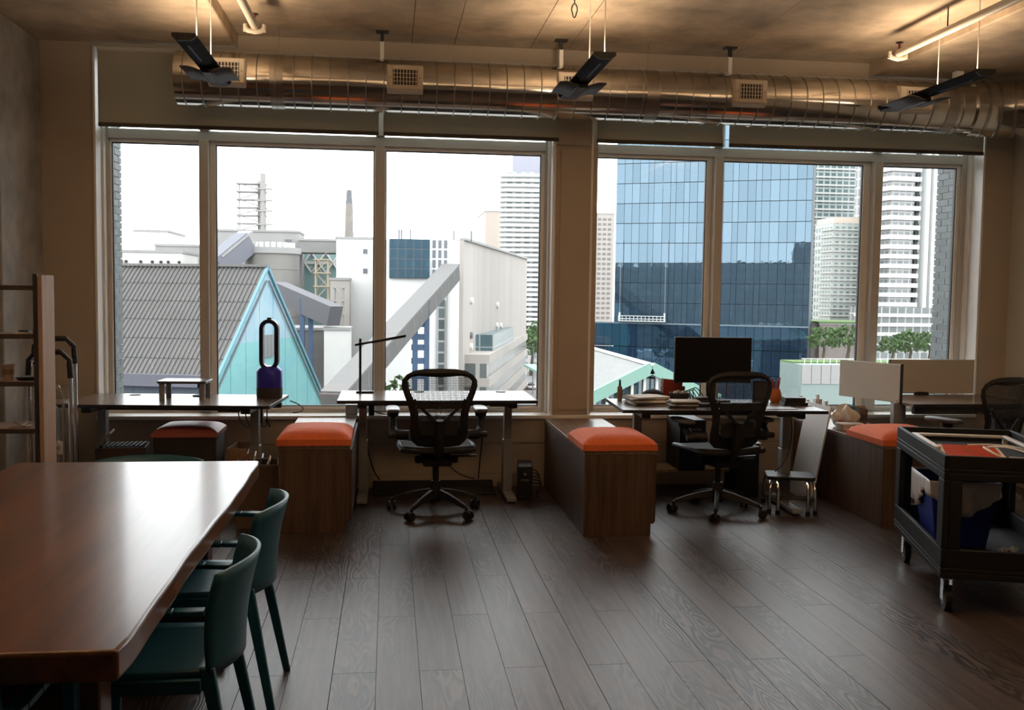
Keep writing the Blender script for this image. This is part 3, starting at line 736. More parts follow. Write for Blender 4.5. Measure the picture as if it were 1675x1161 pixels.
for b in ((-.07,-.065,-.15,.15),(.065,.07,-.15,.15),(-.065,.065,-.15,-.145),(-.065,.065,.145,.15)): B(b[0],b[1],b[2],b[3],0,.40).build('side', mat('cardboard', (.30,.20,.13), .85), t)
B(-.065,.065,-.145,.145,0,.006).build('bottom', MATS['cardboard'], t); MB().bar((.07,0,.40),(.10,0,.44),.30,.005,up=(0,0,1)).build('flap', MATS['cardboard'], t)
t = thing('magazine_crate', 'open wooden crate of magazines beside the left orange-topped cabinet', 'crate', (-.82, 6.33, 0), .1)
for b in ((-.13,-.12,-.12,.12),(.12,.13,-.12,.12),(-.12,.12,-.12,-.11),(-.12,.12,.11,.12)): B(b[0],b[1],b[2],b[3],0,.40).build('side', mat('crate_brown', (.10,.065,.045), .8), t)
B(-.12,.12,-.11,.11,0,.01).build('bottom', MATS['crate_brown'], t)
for k, m_ in enumerate((mat('mag_red', (.35,.05,.05), .4), M_paper, mat('mag_blue', (.06,.09,.18), .4), M_paper)):
    MB().bar((-.10+.035*k, 0, .24),(-.06+.045*k, 0, .47-.015*k), .19, .008, up=(1,0,.0)).build('magazine', m_, t)
MB().lathe([(.0,.0),(.05,.01),(.055,.03),(.03,.05)], 16, (.055,-.05,.33)).build('tape_roll', M_black, t, smooth=True)
t = thing('power_strip', 'black power strip with cables hung under the left desk', 'cable', (-.95, 7.08, .6))
B(-.16,.2,-.03,.03,.06,.095).build('strip', M_black, t, bevel=.006); B(.0,.07,-.03,.03,-.05,.06).build('adapter', M_black, t, bevel=.006)
for k in range(5): MB().tube(bez((-.1+.05*k,0,.07),(-.12+.05*k,.0,-.06),(-.02+.04*k,-.02,-.14),(.03+.02*k,.01,-.02)), .004, 6).build('cord', M_black, t)
for nm, lb, pts in (('desk_cable', 'black cable dangling at the right edge of the left desk', bez((-.70,7.15,.70),(-.60,7.2,.66),(-.58,7.3,.60),(-.70,7.38,.585))),
                    ('desk_cable', 'thin black cable hanging under the middle desk near its right leg', bez((.72,7.30,.705),(.73,7.32,.5),(.70,7.38,.3),(.69,7.40,.07))),
                    ('desk_cable', 'black cable sagging behind the middle chair column', bez((.36,7.30,.42),(.40,7.32,.2),(.52,7.36,.10),(.66,7.38,.075))),
                    ('desk_cable', 'black cable running down the left leg of the middle desk', bez((-.16,7.2,.66),(-.17,7.25,.5),(-.16,7.3,.2),(-.06,7.38,.075))),
                    ('desk_cable', 'black cable drooping past the leaning white board', bez((2.84,6.62,.70),(2.86,6.58,.5),(2.80,6.5,.35),(2.70,6.52,.27)))):
    o = MB().tube(pts, .0045, 6).build(nm, M_black, None, smooth=True); tag(o, lb, 'cable', 'cables around the desks')
# ------------------------------------------------------------------ middle desk
t = thing('desk_lamp', 'thin black desk lamp with tilted arm on the middle desk', 'lamp', (-.17, 7.30, Z2))
rbox(.065, .05, 0, .012, .015).build('base', M_black, t, bevel=.003)
B(-.045,-.027,-.009,.009,.012,.40).build('post', M_black, t, bevel=.002)
MB().bar((-.075,-.02,.352),(.30,-.02,.425),.02,.016).build('arm', M_black, t, bevel=.003); MB().bar((.05,-.02,.366),(.295,-.02,.414),.014,.004).build('light_strip', mat('lamp_strip', (.25,.25,.25), .5), t)
MB().cyl((-.036,-.03,.36),(-.036,.012,.36),.014,n=12).build('pivot', M_dark, t)
t = thing('standing_mat', 'black anti-fatigue mat on the floor under the middle desk', 'mat', (.34, 7.26, 0))
MB().prism([(-.135,0),(-.125,.012),(.10,.022),(.145,.062),(.155,.06),(.155,0)], -.45, .46, 'X').build('pad', mat('mat_rubber', (.022,.022,.024), .55), t, bevel=.006)
MB().bar((-.45,-.132,.010),(.46,-.132,.010),.012,.008).build('edge_trim', M_dark, t)
t = thing('battery_backup', 'black battery backup unit on the floor beside the pillar cabinet', 'battery backup', (1.0, 7.05, 0), -.12)
B(-.055,.055,-.11,.17,.004,.245).build('case', M_black, t, bevel=.008); B(-.045,.045,-.116,-.11,.03,.22).build('front_panel', mat('gloss_black', (.02,.02,.022), .2), t, bevel=.003)
B(-.03,.03,-.119,-.116,.14,.155).build('display', mat('display_grey', (.12,.12,.13), .2), t); MB().cyl((0,-.12,.19),(0,-.116,.19),.010,n=12).build('button', M_grey, t)
for x in (-.04,.04): B(x-.012,x+.012,-.09,.15,0,.005).build('foot', M_black, t)
for k in range(5): MB().tube(bez((.056,.0+.03*k,.20-.03*k),(.11+.01*k,.0,.22-.03*k),(.13,.02*k,.08),(.09,-.10+.05*k,.008)), .0045, 6).build('cord', M_black, t)
t = thing('power_adapter', 'black power adapter standing on the sill behind the middle desk', 'adapter', (-.125, 7.46, .5565)); rbox(.022,.03,0,.11,.01).build('case', M_black, t, bevel=.004); MB().tube(bez((.0,-.02,.05),(.05,-.04,.0),(.12,-.035,.012),(.20,-.03,.006)), .004, 6).build('cord', M_black, t)
t = thing('outlet_box', 'pale outlet box on the sill beside the black adapter', 'socket', (-.275, 7.47, .5565)); B(-.045,.045,-.02,.02,0,.08).build('box', M_frame, t, bevel=.004); B(-.03,.03,-.022,-.02,.015,.065).build('cover', M_white, t)
# ------------------------------------------------------------------ monitor desk
t = thing('computer_monitor', 'black wide monitor on the cluttered desk', 'monitor', (2.335, 6.84, Z3), -.03)
B(-.285,.285,-.012,.018,.135,.465).build('housing', M_black, t, bevel=.005); B(-.277,.277,-.0135,-.012,.145,.457).build('screen', mat('dead_screen', (.008,.008,.009), .3, spec=.3), t)
B(-.035,.035,.018,.045,.01,.30).build('neck', M_black, t, bevel=.005); rbox(.12,.085,0,.012,.03).build('foot', M_black, t, bevel=.003)
t = thing('spray_bottle', 'small tan bottle with black cap at the left edge of the cluttered desk', 'bottle', (1.672, 6.93, Z3))
MB().lathe([(.017,0),(.018,.004),(.018,.09),(.014,.10),(.008,.105)], 20).build('body', mat('bottle_tan', (.24,.15,.09), .35), t, smooth=True); MB().lathe([(.008,.105),(.009,.12),(.006,.125),(.008,.13),(.008,.145),(.004,.147)], 14).build('cap', M_black, t, smooth=True); B(.010,.0185,-.012,.012,.02,.07).build('label', mat('label_brown', (.12,.04,.03), .5), t)
rp = random.Random(3)
def stack(label, x, y, n, w, d, cols, rot):
    t = thing('paper_stack', label, 'papers', (x, y, Z3), rot); z = 0
    for k in range(n):
        h = rp.uniform(.003, .009); o = B(-w/2, w/2, -d/2, d/2, 0, h).build('sheet', cols[k % len(cols)], t); o.location = (rp.uniform(-.012,.012), rp.uniform(-.012,.012), z); o.rotation_euler = (0,0,rp.uniform(-.25,.25)); z += h+.0003
    return t
M_mag = mat('mag_dark', (.05,.05,.06), .35)
stack('tall white paper stack at the left of the cluttered desk', 1.80, 6.68, 9, .25, .20, (M_paper, M_mag, M_paper, M_paper), .1)
stack('low stack of dark magazines beside the white papers', 2.005, 6.47, 6, .19, .15, (M_mag, M_mag, M_paper), -.1)
t = thing('baseball_cap', 'dark navy cap lying on the cluttered desk', 'cap', (1.90, 6.86, Z3), .4)
def capf(u_, v_):
    a = 2*math.pi*u_; b = v_*math.pi/2; return (.085*math.cos(a)*math.cos(b), .10*math.sin(a)*math.cos(b), .085*math.sin(b)**.8)
MB().grid(capf, 20, 8).build('crown', mat('cap_navy', (.012,.014,.028), .85), t, smooth=True, solid=.003)
def brim(u_, v_): a = R_(-160+140*u_); r = .085+.07*v_; return (r*math.cos(a)*.9, r*math.sin(a)*1.05, .008-.006*abs(u_*2-1)*v_)
MB().grid(brim, 12, 3).build('brim', MATS['cap_navy'], t, smooth=True, solid=.004); MB().lathe([(.008,0),(.006,.005)],10,(0,0,.084)).build('button', MATS['cap_navy'], t)
t = thing('desk_bowl', 'dark bowl of round balls in front of the red box', 'bowl', (2.055, 6.72, Z3))
MB().lathe([(.03,0),(.055,.012),(.07,.05),(.072,.075),(.068,.075),(.062,.045),(.0,.02)], 28).build('bowl', mat('bowl_dark', (.03,.03,.032), .4), t, smooth=True)
for k, (x, y) in enumerate(((-.03,-.02),(.025,-.025),(0,.025),(.035,.015))): 
    r_ = .024; MB().lathe([(r_*math.sin(q), -r_*math.cos(q)) for q in [.01+3.12*i/8 for i in range(9)]], 12, (x,y,.066)).build('ball', M_grey, t, smooth=True)
t = thing('red_box', 'red flip-top card box left of the monitor', 'box', (2.075, 6.955, Z3), .1); B(-.085,.085,-.03,.03,0,.10).build('body', mat('red_card', (.34,.05,.025), .5), t, bevel=.002)
MB().bar((-.088,-.012,.13),(.06,-.012,.112),.05,.055).build('lid', MATS['red_card'], t)
t = thing('photo_frame', 'small black photo frame right of the monitor', 'frame', (2.72, 6.88, Z3), -.1); B(-.06,.06,-.006,.006,.0,.145).build('frame', M_black, t, bevel=.003); B(-.045,.045,-.0075,-.006,.015,.13).build('picture', mat('frame_pic', (.09,.085,.10), .3), t); MB().bar((0,.006,.10),(0,.07,.002),.04,.004).build('strut', M_black, t)
t = thing('pen_holder', 'orange vase-shaped pen holder with red pens', 'pen holder', (2.79, 6.77, Z3))
MB().lathe([(.034,0),(.042,.02),(.043,.05),(.034,.085),(.028,.10),(.022,.10),(.028,.06),(.0,.02)], 24).build('pot', mat('pot_orange', (.50,.13,.03), .45), t, smooth=True)
for k, (x, y, h) in enumerate(((-.018,0,.175),(-.006,.008,.155),(.008,-.006,.16),(.02,.004,.18))): MB().tube([(x*.5,y,.03),(x*1.0,y,.10),(x*1.5,y,h)], [.006,.007,.006], 8).build('pen', mat('pen_red', (.55,.06,.05), .4) if k != 1 else mat('pen_blue', (.05,.09,.25), .4), t, smooth=True)
t = thing('black_case', 'two stacked black cases at the right end of the cluttered desk', 'case', (2.855, 6.60, Z3), -.08); B(-.085,.085,-.06,.06,0,.022).build('lower_case', M_black, t, bevel=.004); B(-.075,.07,-.05,.055,.023,.055).build('upper_case', M_black, t, bevel=.004); B(-.10,.11,-.075,.02,-.0,.004).build('folder', M_dark, t)
o = rbox(.13,.075,0,.004,.008).build('desk_pad', mat('pad_grey', (.12,.11,.11), .35), None, bevel=.001); o.location = (2.64,6.40,Z3); tag(o, 'thin dark desk pad in front of the pen holder', 'pad')
t = thing('keyboard', 'black keyboard behind the turned office chair', 'keyboard', (2.28, 6.55, Z3), -.05); rbox(.21,.065,0,.014,.012).build('case', M_black, t, bevel=.003)
for r_ in range(4): B(-.195,.195,-.052+.027*r_,-.030+.027*r_,.014,.018).build('key_row', M_dark, t)
t = thing('cable_bundle', 'tangle of black cables under the monitor', 'cable', (2.16, 6.83, Z3))
for k in range(4): MB().tube(bez((-.05+.03*k,.0,.004),(-.06+.02*k,0,.10+.02*k),(.02+.02*k,0,.10),(.04+.03*k,.03,.004)), .004, 6).build('cord', M_black, t)
B(.05,.17,-.06,.03,0,.035).build('hub', M_black, t, bevel=.004)
# under the monitor desk
t = thing('low_shelf', 'pale wooden board on black blocks under the cluttered desk', 'shelf', (2.30, 7.22, 0)); B(-.42,.42,-.14,.14,.165,.187).build('board', mat('pale_wood', (.50,.36,.19), .6), t, bevel=.002)
for x in (-.36,.36): B(x-.04,x+.04,-.11,.11,0,.1645).build('block', M_black, t, bevel=.003)
t = thing('computer_tower', 'black computer tower on the pale board under the cluttered desk', 'computer', (2.26, 7.20, .1875)); B(-.10,.10,-.18,.18,.0,.38).build('case', M_black, t, bevel=.006); B(-.09,.09,-.188,-.18,.01,.37).build('front_panel', M_dark, t, bevel=.004); B(-.06,.06,-.191,-.188,.30,.32).build('drive_slot', M_grey, t)
t = thing('desktop_box', 'black box with a white paper on top beside the right desk leg', 'box', (2.66, 7.05, 0), -.05); B(-.09,.09,-.12,.12,.0,.40).build('case', M_black, t, bevel=.006); B(-.085,.10,-.13,.10,.401,.408).build('paper', M_paper, t); B(-.04,.05,-.1225,-.12,.29,.30).build('slot', M_grey, t)
t = thing('white_board', 'white panel leaning against the cabinet right of the cluttered desk', 'board', (3.10, 6.90, 0)); MB().bar((-.045,0,.0045),(.085,0,.70),.40,.012,up=(1,0,-.18)).build('panel', mat('board_white', (.70,.69,.68), .5), t)
# step stool
t = thing('step_stool', 'small chrome step stool with black rubber top', 'stool', (2.82, 6.55, 0), -.28)
rbox(.165,.125,.222,.245,.03).build('top', M_black, t, bevel=.005)
rbox(.15,.055,.10,.112,.02).build('lower_step', M_black, t, bevel=.003).location = (0,-.155,0)
for s in (-1,1):
    MB().tube([(s*.155,-.19,.0),(s*.15,-.185,.17),(s*.145,-.165,.205),(s*.14,-.12,.218),(s*.14,.10,.218),(s*.147,.135,.205),(s*.155,.15,.17),(s*.16,.155,0)], .0115, 10).build('leg_frame', M_chrome, t, smooth=True)
    MB().tube([(s*.10,-.225,.0),(s*.10,-.22,.17),(s*.10,-.20,.205),(s*.10,-.12,.216)], .0105, 10).build('inner_leg', M_chrome, t, smooth=True)
    for x, y in ((s*.155,-.19),(s*.16,.155),(s*.10,-.225)): MB().cyl((x,y,0),(x,y,.03),.016,n=12).build('rubber_foot', M_black, t)
MB().cyl((-.15,-.19,.10),(.15,-.19,.10),.008,n=8).build('crossbar', M_chrome, t)
# sill model, bag and cups near the right corner
t = thing('card_model', 'white card model of clustered blocks on the sill', 'model', (3.38, 7.46, .5565)); rm = random.Random(11)
for k in range(13):
    x = -.13+.021*k; h = rm.uniform(.05,.16); B(x,x+.019,-.02+rm.uniform(-.015,.01),.02,0,h).build('block', M_white, t)
t = thing('plastic_bag', 'crumpled clear-white plastic bag on the right cabinet', 'bag', (3.37, 6.86, .5355)); rb = random.Random(4)
def bagf(u_, v_):
    a = 2*math.pi*u_; b = -math.pi/2 + math.pi*v_; q = 1+.28*math.sin(5*a+7*v_)*math.cos(b)+.12*math.sin(11*a+3*v_)
    return (.085*math.cos(a)*math.cos(b)*q, .07*math.sin(a)*math.cos(b)*q, max(0, .075+.085*math.sin(b)*(1+.18*math.sin(3*a))))
MB().grid(bagf, 36, 14).build('bag', mat('bag_film', (.74,.72,.70), .25), t, smooth=True)
MB().bar((.03,-.02,.165),(.10,.0,.12),.05,.012).build('blue_wrapper', mat('wrap_blue', (.10,.30,.50), .4), t); MB().cyl((-.06,-.055,.03),(-.06,-.065,.05),.018,n=10).build('red_cap', mat('cap_red', (.45,.03,.03), .4), t)
t = thing('plastic_tub', 'low clear plastic tub in front of the plastic bag', 'tub', (3.33, 6.70, .5355)); rbox(.085,.055,0,.045,.02).build('tub', mat('tub_film', (.55,.53,.50), .25), t, bevel=.004); rbox(.09,.06,.045,.051,.02).build('lid', M_white, t, bevel=.002)
t = thing('coffee_cup', 'tall brown paper cup on the right cabinet', 'cup', (3.52, 6.88, .5355)); MB().lathe([(.027,0),(.035,.13),(.037,.132),(.033,.133),(.026,.01),(0,.008)], 24).build('cup', mat('cup_brown', (.17,.10,.065), .6), t, smooth=True); MB().lathe([(.0305,.045),(.034,.095)], 24).build('sleeve', mat('cup_sleeve', (.07,.055,.05), .6), t, smooth=True)
t = thing('kraft_bag', 'kraft paper packet behind the brown paper cup', 'packet', (3.58, 7.05, .5355)); MB().prism([(-.05,0),(.05,0),(.045,.12),(-.045,.13)], -.02, .02, 'Y').build('packet', mat('kraft', (.38,.26,.16), .8), t, bevel=.003); B(-.05,.045,-.004,.004,.12,.135).build('fold', mat('kraft', (.38,.26,.16), .8), t)
# ------------------------------------------------------------------ black utility cart
cz = math.radians(-17.2)
t = thing('utility_cart', 'black plastic two-shelf utility cart at the right edge', 'cart', (2.60, 4.27, 0), cz)
M_cart = mat('cart_black', (.015,.015,.016), .6, var=.15, vscale=6, spec=.25)
CW, CL = .62, 1.05
def tray(z0, zf, z1, name, w=.0):
    m = MB(); k = .022
    m.box(0,CW,0,CL,zf-.02,zf).box(0,k,0,CL,zf,z1).box(CW-k,CW,0,CL,zf,z1).box(k,CW-k,0,k,zf,z1).box(k,CW-k,CL-k,CL,zf,z1)
    m.box(0,k,0,CL,z0,zf-.02).box(CW-k,CW,0,CL,z0,zf-.02).box(k,CW-k,0,k,z0,zf-.02).box(k,CW-k,CL-k,CL,z0,zf-.02)
    return m.build(name, M_cart, t, bevel=.004)
tray(.645,.70,.762,'top_tray'); tray(.175,.225,.315,'bottom_tray')
for x, sx in ((0,1),(CW,-1)):
    for y, sy in ((0,1),(CL,-1)):
        m = MB(); a, b = sorted((x, x+sx*.03)); c, d = sorted((y, y+sy*.10)); m.box(a,b,c,d,.3155,.6445)
        m.build('leg', M_cart, t, bevel=.004)
        a, b = sorted((x+sx*.031, x+sx*.085)); c, d = sorted((y, y+sy*.03)); B(a,b,c,d,.3155,.6445).build('leg', M_cart, t, bevel=.004)
        wx, wy = x+sx*.055, y+sy*.09
        B(wx-.03,wx+.03,wy-.03,wy+.03,.155,.1745).build('caster_plate', M_grey, t)
        B(wx-.022,wx-.018,wy-.025,wy+.025,.05,.155).build('caster_fork', M_chrome, t); B(wx+.018,wx+.022,wy-.025,wy+.025,.05,.155).build('caster_fork', M_chrome, t)
        wh = MB().cyl((wx-.015,wy,.06),(wx+.015,wy,.06),.06,n=24).build('caster_wheel', M_black, t, smooth=True); MB().cyl((wx-.017,wy,.06),(wx+.017,wy,.06),.034,n=20).build('wheel_hub', M_grey, wh, smooth=True)
MB().tube([(.08,CL,.70),(.08,CL+.07,.73),(CW-.08,CL+.07,.73),(CW-.08,CL,.70)], .014, 10).build('push_handle', M_cart, t, smooth=True)
cR = Matrix.Rotation(cz, 3, 'Z'); cO = Vector((2.60, 4.27, 0))
def onc(x, y, z): return tuple(cO + cR @ Vector((x, y, z)))
for k in range(9):
    q = thing('red_tube', 'red tube on the cart top, %s from the near cart edge' % ('first','second','third','fourth','fifth','sixth','seventh','eighth','ninth')[k], 'tube', onc(.055+.010*k, .16+.058*k, .7005), cz, 'red tubes on the cart top')
    MB().cyl((0,0,.014),(.26,.0,.014),.0135,n=12).build('tube', mat('tube_red', (.52,.055,.02), .45), q, smooth=True)
    MB().cyl((-.018,0,.014),(0,0,.014),.014,n=12).build('end_cap', M_white, q); MB().cyl((.26,0,.014),(.275,0,.014),.014,n=12).build('end_cap', M_white, q)
    MB().cyl((.11,0,.027),(.11,0,.031),.004,n=8).build('rivet', mat('brass', (.6,.45,.15), .3, metal=1), q)
q = thing('tray_frame', 'white rectangular frame lying on the cart top', 'frame', onc(.05, .40, .7005), cz); 
for nm, b in (('rail',(0,.03,0,.52)),('rail',(.47,.50,0,.52)),('rail',(.031,.469,.49,.52))): B(*b,.032,.046).build(nm, mat('frame_pale', (.60,.59,.57), .45), q, bevel=.003)
for x,y in ((.015,.02),(.485,.02),(.015,.50),(.485,.50)): B(x-.012,x+.012,y-.012,y+.012,0,.032).build('foot', M_white, q)
for k, (x,y,a,l,lb) in enumerate(((.42,.20,.5,.22,'long pale stick lying across the cart top'),(.46,.34,-.2,.14,'short pale stick beside the white frame on the cart'),(.40,.10,.15,.16,'pale stick nearest the cart front edge'))):
    o = MB().bar((-l/2,0,.007),(l/2,0,.007),.022,.013).build('pale_stick', mat('stick_pale', (.48,.45,.41), .6), None, bevel=.002); o.location = onc(x,y,.7005); o.rotation_euler = (0,0,cz+a); tag(o, lb, 'stick', 'pale sticks on the cart')
for k, (p, lb) in enumerate(((((.30,.30,.74),(.22,.40,.80),(.24,.16,.735),(.44,.14,.705)),'white cable looping over the red tubes'),(((.36,.62,.72),(.44,.50,.76),(.52,.40,.72),(.55,.25,.706)),'white cable along the right side of the cart top'),(((.30,.75,.71),(.45,.72,.73),(.58,.6,.73),(.56,.42,.706)),'thin white cable at the rear of the cart top'))):
    o = MB().tube(bez(*[onc(*c_) for c_ in p]), .005, 6).build('white_cable', M_white, None, smooth=True); tag(o, lb, 'cable', 'white cables on the cart')
q = thing('recycling_bin', 'blue bin with a white plastic liner on the lower cart shelf', 'bin', onc(.205, .60, .2255), cz)
def binw(hw, hd, z): return [(sx*hw, sy*hd, z) for sx, sy in ((-1,-1),(1,-1),(1,1),(-1,1))]
def shell(lo, hi): 
    vs = lo+hi; return MB().add(vs, [(0,1,2,3)]+[(i,(i+1)%4,4+(i+1)%4,4+i) for i in range(4)])
shell(binw(.12,.15,.0), binw(.165,.20,.335)).build('bin', mat('bin_blue', (.015,.03,.24), .4), q, solid=.006)
def liner(u_, v_):
    a = 2*math.pi*u_; c, s = math.cos(a), math.sin(a); k = max(abs(c), abs(s)); c, s = c/k, s/k
    z = .345 - .17*v_*(.75+.35*math.sin(3*a)) ; r = .172 + .012*math.sin(17*a)*v_ + .01*v_ - (.04*(.345-z)/.335)
    return (c*r, s*(r+.035), z)
MB().grid(liner, 64, 5).build('liner', mat('liner_white', (.62,.62,.66), .4), q, smooth=True, solid=.002)
o = MB(); rq = random.Random(8)
o.grid(lambda a,b: (-.05+.1*a, -.03+.06*b, .012+.010*math.sin(9*a+5*b)*math.cos(7*b)), 8, 6); o = o.build('crumpled_paper', M_paper, None, solid=.002); o.location = onc(.42,.38,.2265); o.rotation_euler = (0,0,.2); tag(o, 'crumpled white paper scrap on the lower cart shelf', 'paper')
# ------------------------------------------------------------------ shelving at the left edge
t = thing('wooden_shelf', 'tall pine shelving unit with a dark rear post at the left edge', 'shelf', (-1.90, 5.62, 0))
B(.0,.024,0,.20,0,1.56).build('upright', M_shelfw, t, bevel=.002); B(-.022,-.001,-.002,.03,0,1.565).build('post', M_dark, t); B(-.42,-.39,.27,.30,0,3.0).build('post', M_dark, t)  # first strip: backlit shade of the upright's front edge painted dark; second: rear post
for z in (1.50,1.235,.975,.715,.42,.12): B(-.56,-.023,.0,.30,z-.022,z).build('shelf_board', M_shelfx, t, bevel=.002); B(-.56,-.023,-.004,0,z-.024,z+.002).build('shelf_edge', mat('edge_dark', (.055,.04,.032), .6), t)
t = thing('paper_cup', 'paper cup on the shelf third from top', 'cup', (-2.10, 5.74, .9755)); MB().lathe([(.027,0),(.036,.082),(.038,.085),(.033,.085),(.026,.01),(0,.008)], 20).build('cup', mat('cup_tan', (.42,.33,.25), .7), t, smooth=True); MB().lathe([(.031,.03),(.034,.065)],20).build('band', M_walnutt, t, smooth=True)
t = thing('shelf_tray', 'dark tray hanging over the shelf with small parts', 'tray', (-1.995, 5.76, .9755)); MB().lathe([(.06,0),(.07,.012),(.07,.018),(.055,.01),(0,.006)], 24).build('dish', M_black, t, smooth=True); B(-.04,.04,-.02,.02,.007,.02).build('parts', M_grey, t)
t = thing('shelf_clutter', 'small figures and a booklet on the second shelf', 'figurine', (-1.965, 5.72, 1.2355)); B(-.08,.0,-.04,.04,0,.010).build('booklet', M_paper, t); MB().lathe([(.016,0),(.02,.02),(.012,.04),(.015,.05),(.004,.064)],14,(.02,0,0)).build('figure', mat('figure_tan', (.45,.33,.24), .6), t, smooth=True); B(-.06,-.01,-.03,.03,.0105,.02).build('case', M_dark, t)
t = thing('white_wrapper', 'crumpled white wrapper on the fourth shelf', 'wrapper', (-2.02, 5.72, .7155)); MB().grid(lambda a,b: (-.05+.11*a, -.03+.06*b, .016+.012*math.sin(8*a+3*b)+.006*math.cos(11*b)), 10, 6).build('foil', M_paper, t, solid=.002); B(-.04,.03,-.02,.02,0,.006).build('card', M_paper, t)
for k, (z, c_, lb) in enumerate(((1.2355, mat('box_tan', (.40,.27,.19), .7), 'tan box at the frame edge on the second shelf'), (.7155, mat('box_teal', (.12,.30,.36), .6), 'teal book box at the frame edge on the fourth shelf'))):
    t = thing('storage_box', lb, 'box', (-2.40, 5.78, z), 0); B(-.05,.10,-.10,.10,0,.15).build('body', c_, t, bevel=.003); B(-.052,.102,-.102,.102,.151,.165).build('lid', c_, t, bevel=.003)
# ------------------------------------------------------------------ folded hand trucks
def truck(label, x, y, rz, h, cat='hand truck', plate=True):
    t = thing('hand_truck', label, cat, (x, y, 0), rz, 'folded hand trucks by the left wall')
    for s in (-1,1):
        MB().tube([(s*.12,0,.06),(s*.12,0,h-.14),(s*.11,0,h-.06),(s*.07,-.01,h-.01)], .014, 10).build('rail', M_chrome, t, smooth=True)
        wh = MB().cyl((s*.16,.05,.08),(s*.195,.05,.08),.08,n=20).build('wheel', M_black, t, smooth=True); MB().cyl((s*.155,.05,.08),(s*.2,.05,.08),.035,n=14).build('wheel_hub', M_grey, wh, smooth=True)
        MB().tube([(s*.05,-.005,.30),(s*.05,-.005,h-.36),(s*.02,-.01,h-.30)], .009, 8).build('inner_rail', M_chrome, t, smooth=True)
    MB().tube([(-.122,0,h-.16),(-.115,0,h-.05),(-.07,-.012,h),(.07,-.012,h),(.115,0,h-.05),(.122,0,h-.16)], .018, 10).build('handle', M_black, t, smooth=True)
    for z in (.35, h-.30): B(-.12,.12,-.008,.008,z-.012,z+.012).build('crossbar', M_chrome, t)
    MB().cyl((-.165,.05,.08),(.165,.05,.08),.008,n=8).build('axle', M_dark, t)
    B(-.16,.16,-.03,-.02,.02,.30).build('toe_plate', M_grey, t, bevel=.003)
    if plate:
        p = B(-.05,.075,-.034,-.022,.475,.555).build('name_plate', mat('plate_grey', (.75,.75,.74), .4), t, bevel=.002)
        text_mesh('COSCO', .032, .0008, M_black, 'plate_lettering', p, (.012,-.0352,.515), (R_(90),0,0))
    return t
truck('chrome folded hand truck with grey name plate behind the shelving', -2.05, 6.25, .05, 1.10)
truck('taller chrome hand truck behind the one with the name plate', -2.10, 6.50, .1, 1.17, plate=False)
# ------------------------------------------------------------------ the city outside the windows
GZ = -20.0
def facade(name, glass, frame, sx, sz, mort=.12, rough=.25, metal=0.0, spec=.5):
    """window grid for far walls: one cell per window, sx by sz metres"""
    if name in MATS: return MATS[name]
    m = bpy.data.materials.new(name); m.use_nodes = True; nt = m.node_tree; N = nt.nodes; L = nt.links
    b = N['Principled BSDF']; b.inputs['Roughness'].default_value = rough; b.inputs['Metallic'].default_value = metal; b.inputs['Specular IOR Level'].default_value = spec
    tc = N.new('ShaderNodeTexCoord'); sp = N.new('ShaderNodeSeparateXYZ'); L.new(tc.outputs['Object'], sp.inputs[0])
    a = N.new('ShaderNodeMath'); a.operation = 'ADD'; L.new(sp.outputs[0], a.inputs[0]); L.new(sp.outputs[1], a.inputs[1])
    cb = N.new('ShaderNodeCombineXYZ'); L.new(a.outputs[0], cb.inputs[0]); L.new(sp.outputs[2], cb.inputs[1])
    br = N.new('ShaderNodeTexBrick'); br.offset = 0; br.inputs['Scale'].default_value = 1; br.inputs['Brick Width'].default_value = sx; br.inputs['Row Height'].default_value = sz
    br.inputs['Mortar Size'].default_value = mort; br.inputs['Color1'].default_value = (*glass, 1); br.inputs['Color2'].default_value = (*[c*.6 for c in glass], 1); br.inputs['Mortar'].default_value = (*frame, 1)
    L.new(cb.outputs[0], br.inputs['Vector']); L.new(br.outputs['Color'], b.inputs['Base Color']); MATS[name] = m; return m
def tower_glass(name, spec, diff, rough=.02, rnd=.12):
    if name in MATS: return MATS[name]
    m = bpy.data.materials.new(name); m.use_nodes = True; nt = m.node_tree; N = nt.nodes; L = nt.links
    N.remove(N['Principled BSDF']); out = N['Material Output']
    oi = N.new('ShaderNodeObjectInfo'); mr = N.new('ShaderNodeMapRange'); mr.inputs['To Min'].default_value = 1-rnd; mr.inputs['To Max'].default_value = 1+rnd; L.new(oi.outputs['Random'], mr.inputs['Value'])
    hs = N.new('ShaderNodeHueSaturation'); hs.inputs['Color'].default_value = (*spec, 1); L.new(mr.outputs[0], hs.inputs['Value'])
    g = N.new('ShaderNodeBsdfGlossy'); g.inputs['Roughness'].default_value = rough; L.new(hs.outputs[0], g.inputs[0])
    tc = N.new('ShaderNodeTexCoord'); n = N.new('ShaderNodeTexNoise'); n.inputs['Scale'].default_value = .5; L.new(tc.outputs['Object'], n.inputs['Vector'])
    bp = N.new('ShaderNodeBump'); bp.inputs['Strength'].default_value = .05; bp.inputs['Distance'].default_value = .12; L.new(n.outputs['Fac'], bp.inputs['Height']); L.new(bp.outputs[0], g.inputs['Normal'])
    d = N.new('ShaderNodeBsdfDiffuse'); d.inputs[0].default_value = (*diff, 1)
    ad = N.new('ShaderNodeAddShader'); L.new(g.outputs[0], ad.inputs[0]); L.new(d.outputs[0], ad.inputs[1]); L.new(ad.outputs[0], out.inputs[0]); MATS[name] = m; return m
W_white = mat('render_white', (.56,.55,.53), .8, var=.06, vscale=.3)
W_beige = mat('beige_cladding', (.34,.31,.285), .8, var=.10, vscale=.15, stretch=(1,1,.1))
W_grey = mat('grey_cladding', (.20,.195,.19), .8, var=.12, vscale=.4)
W_lgrey = mat('light_grey_cladding', (.27,.265,.26), .8, var=.10, vscale=.2)
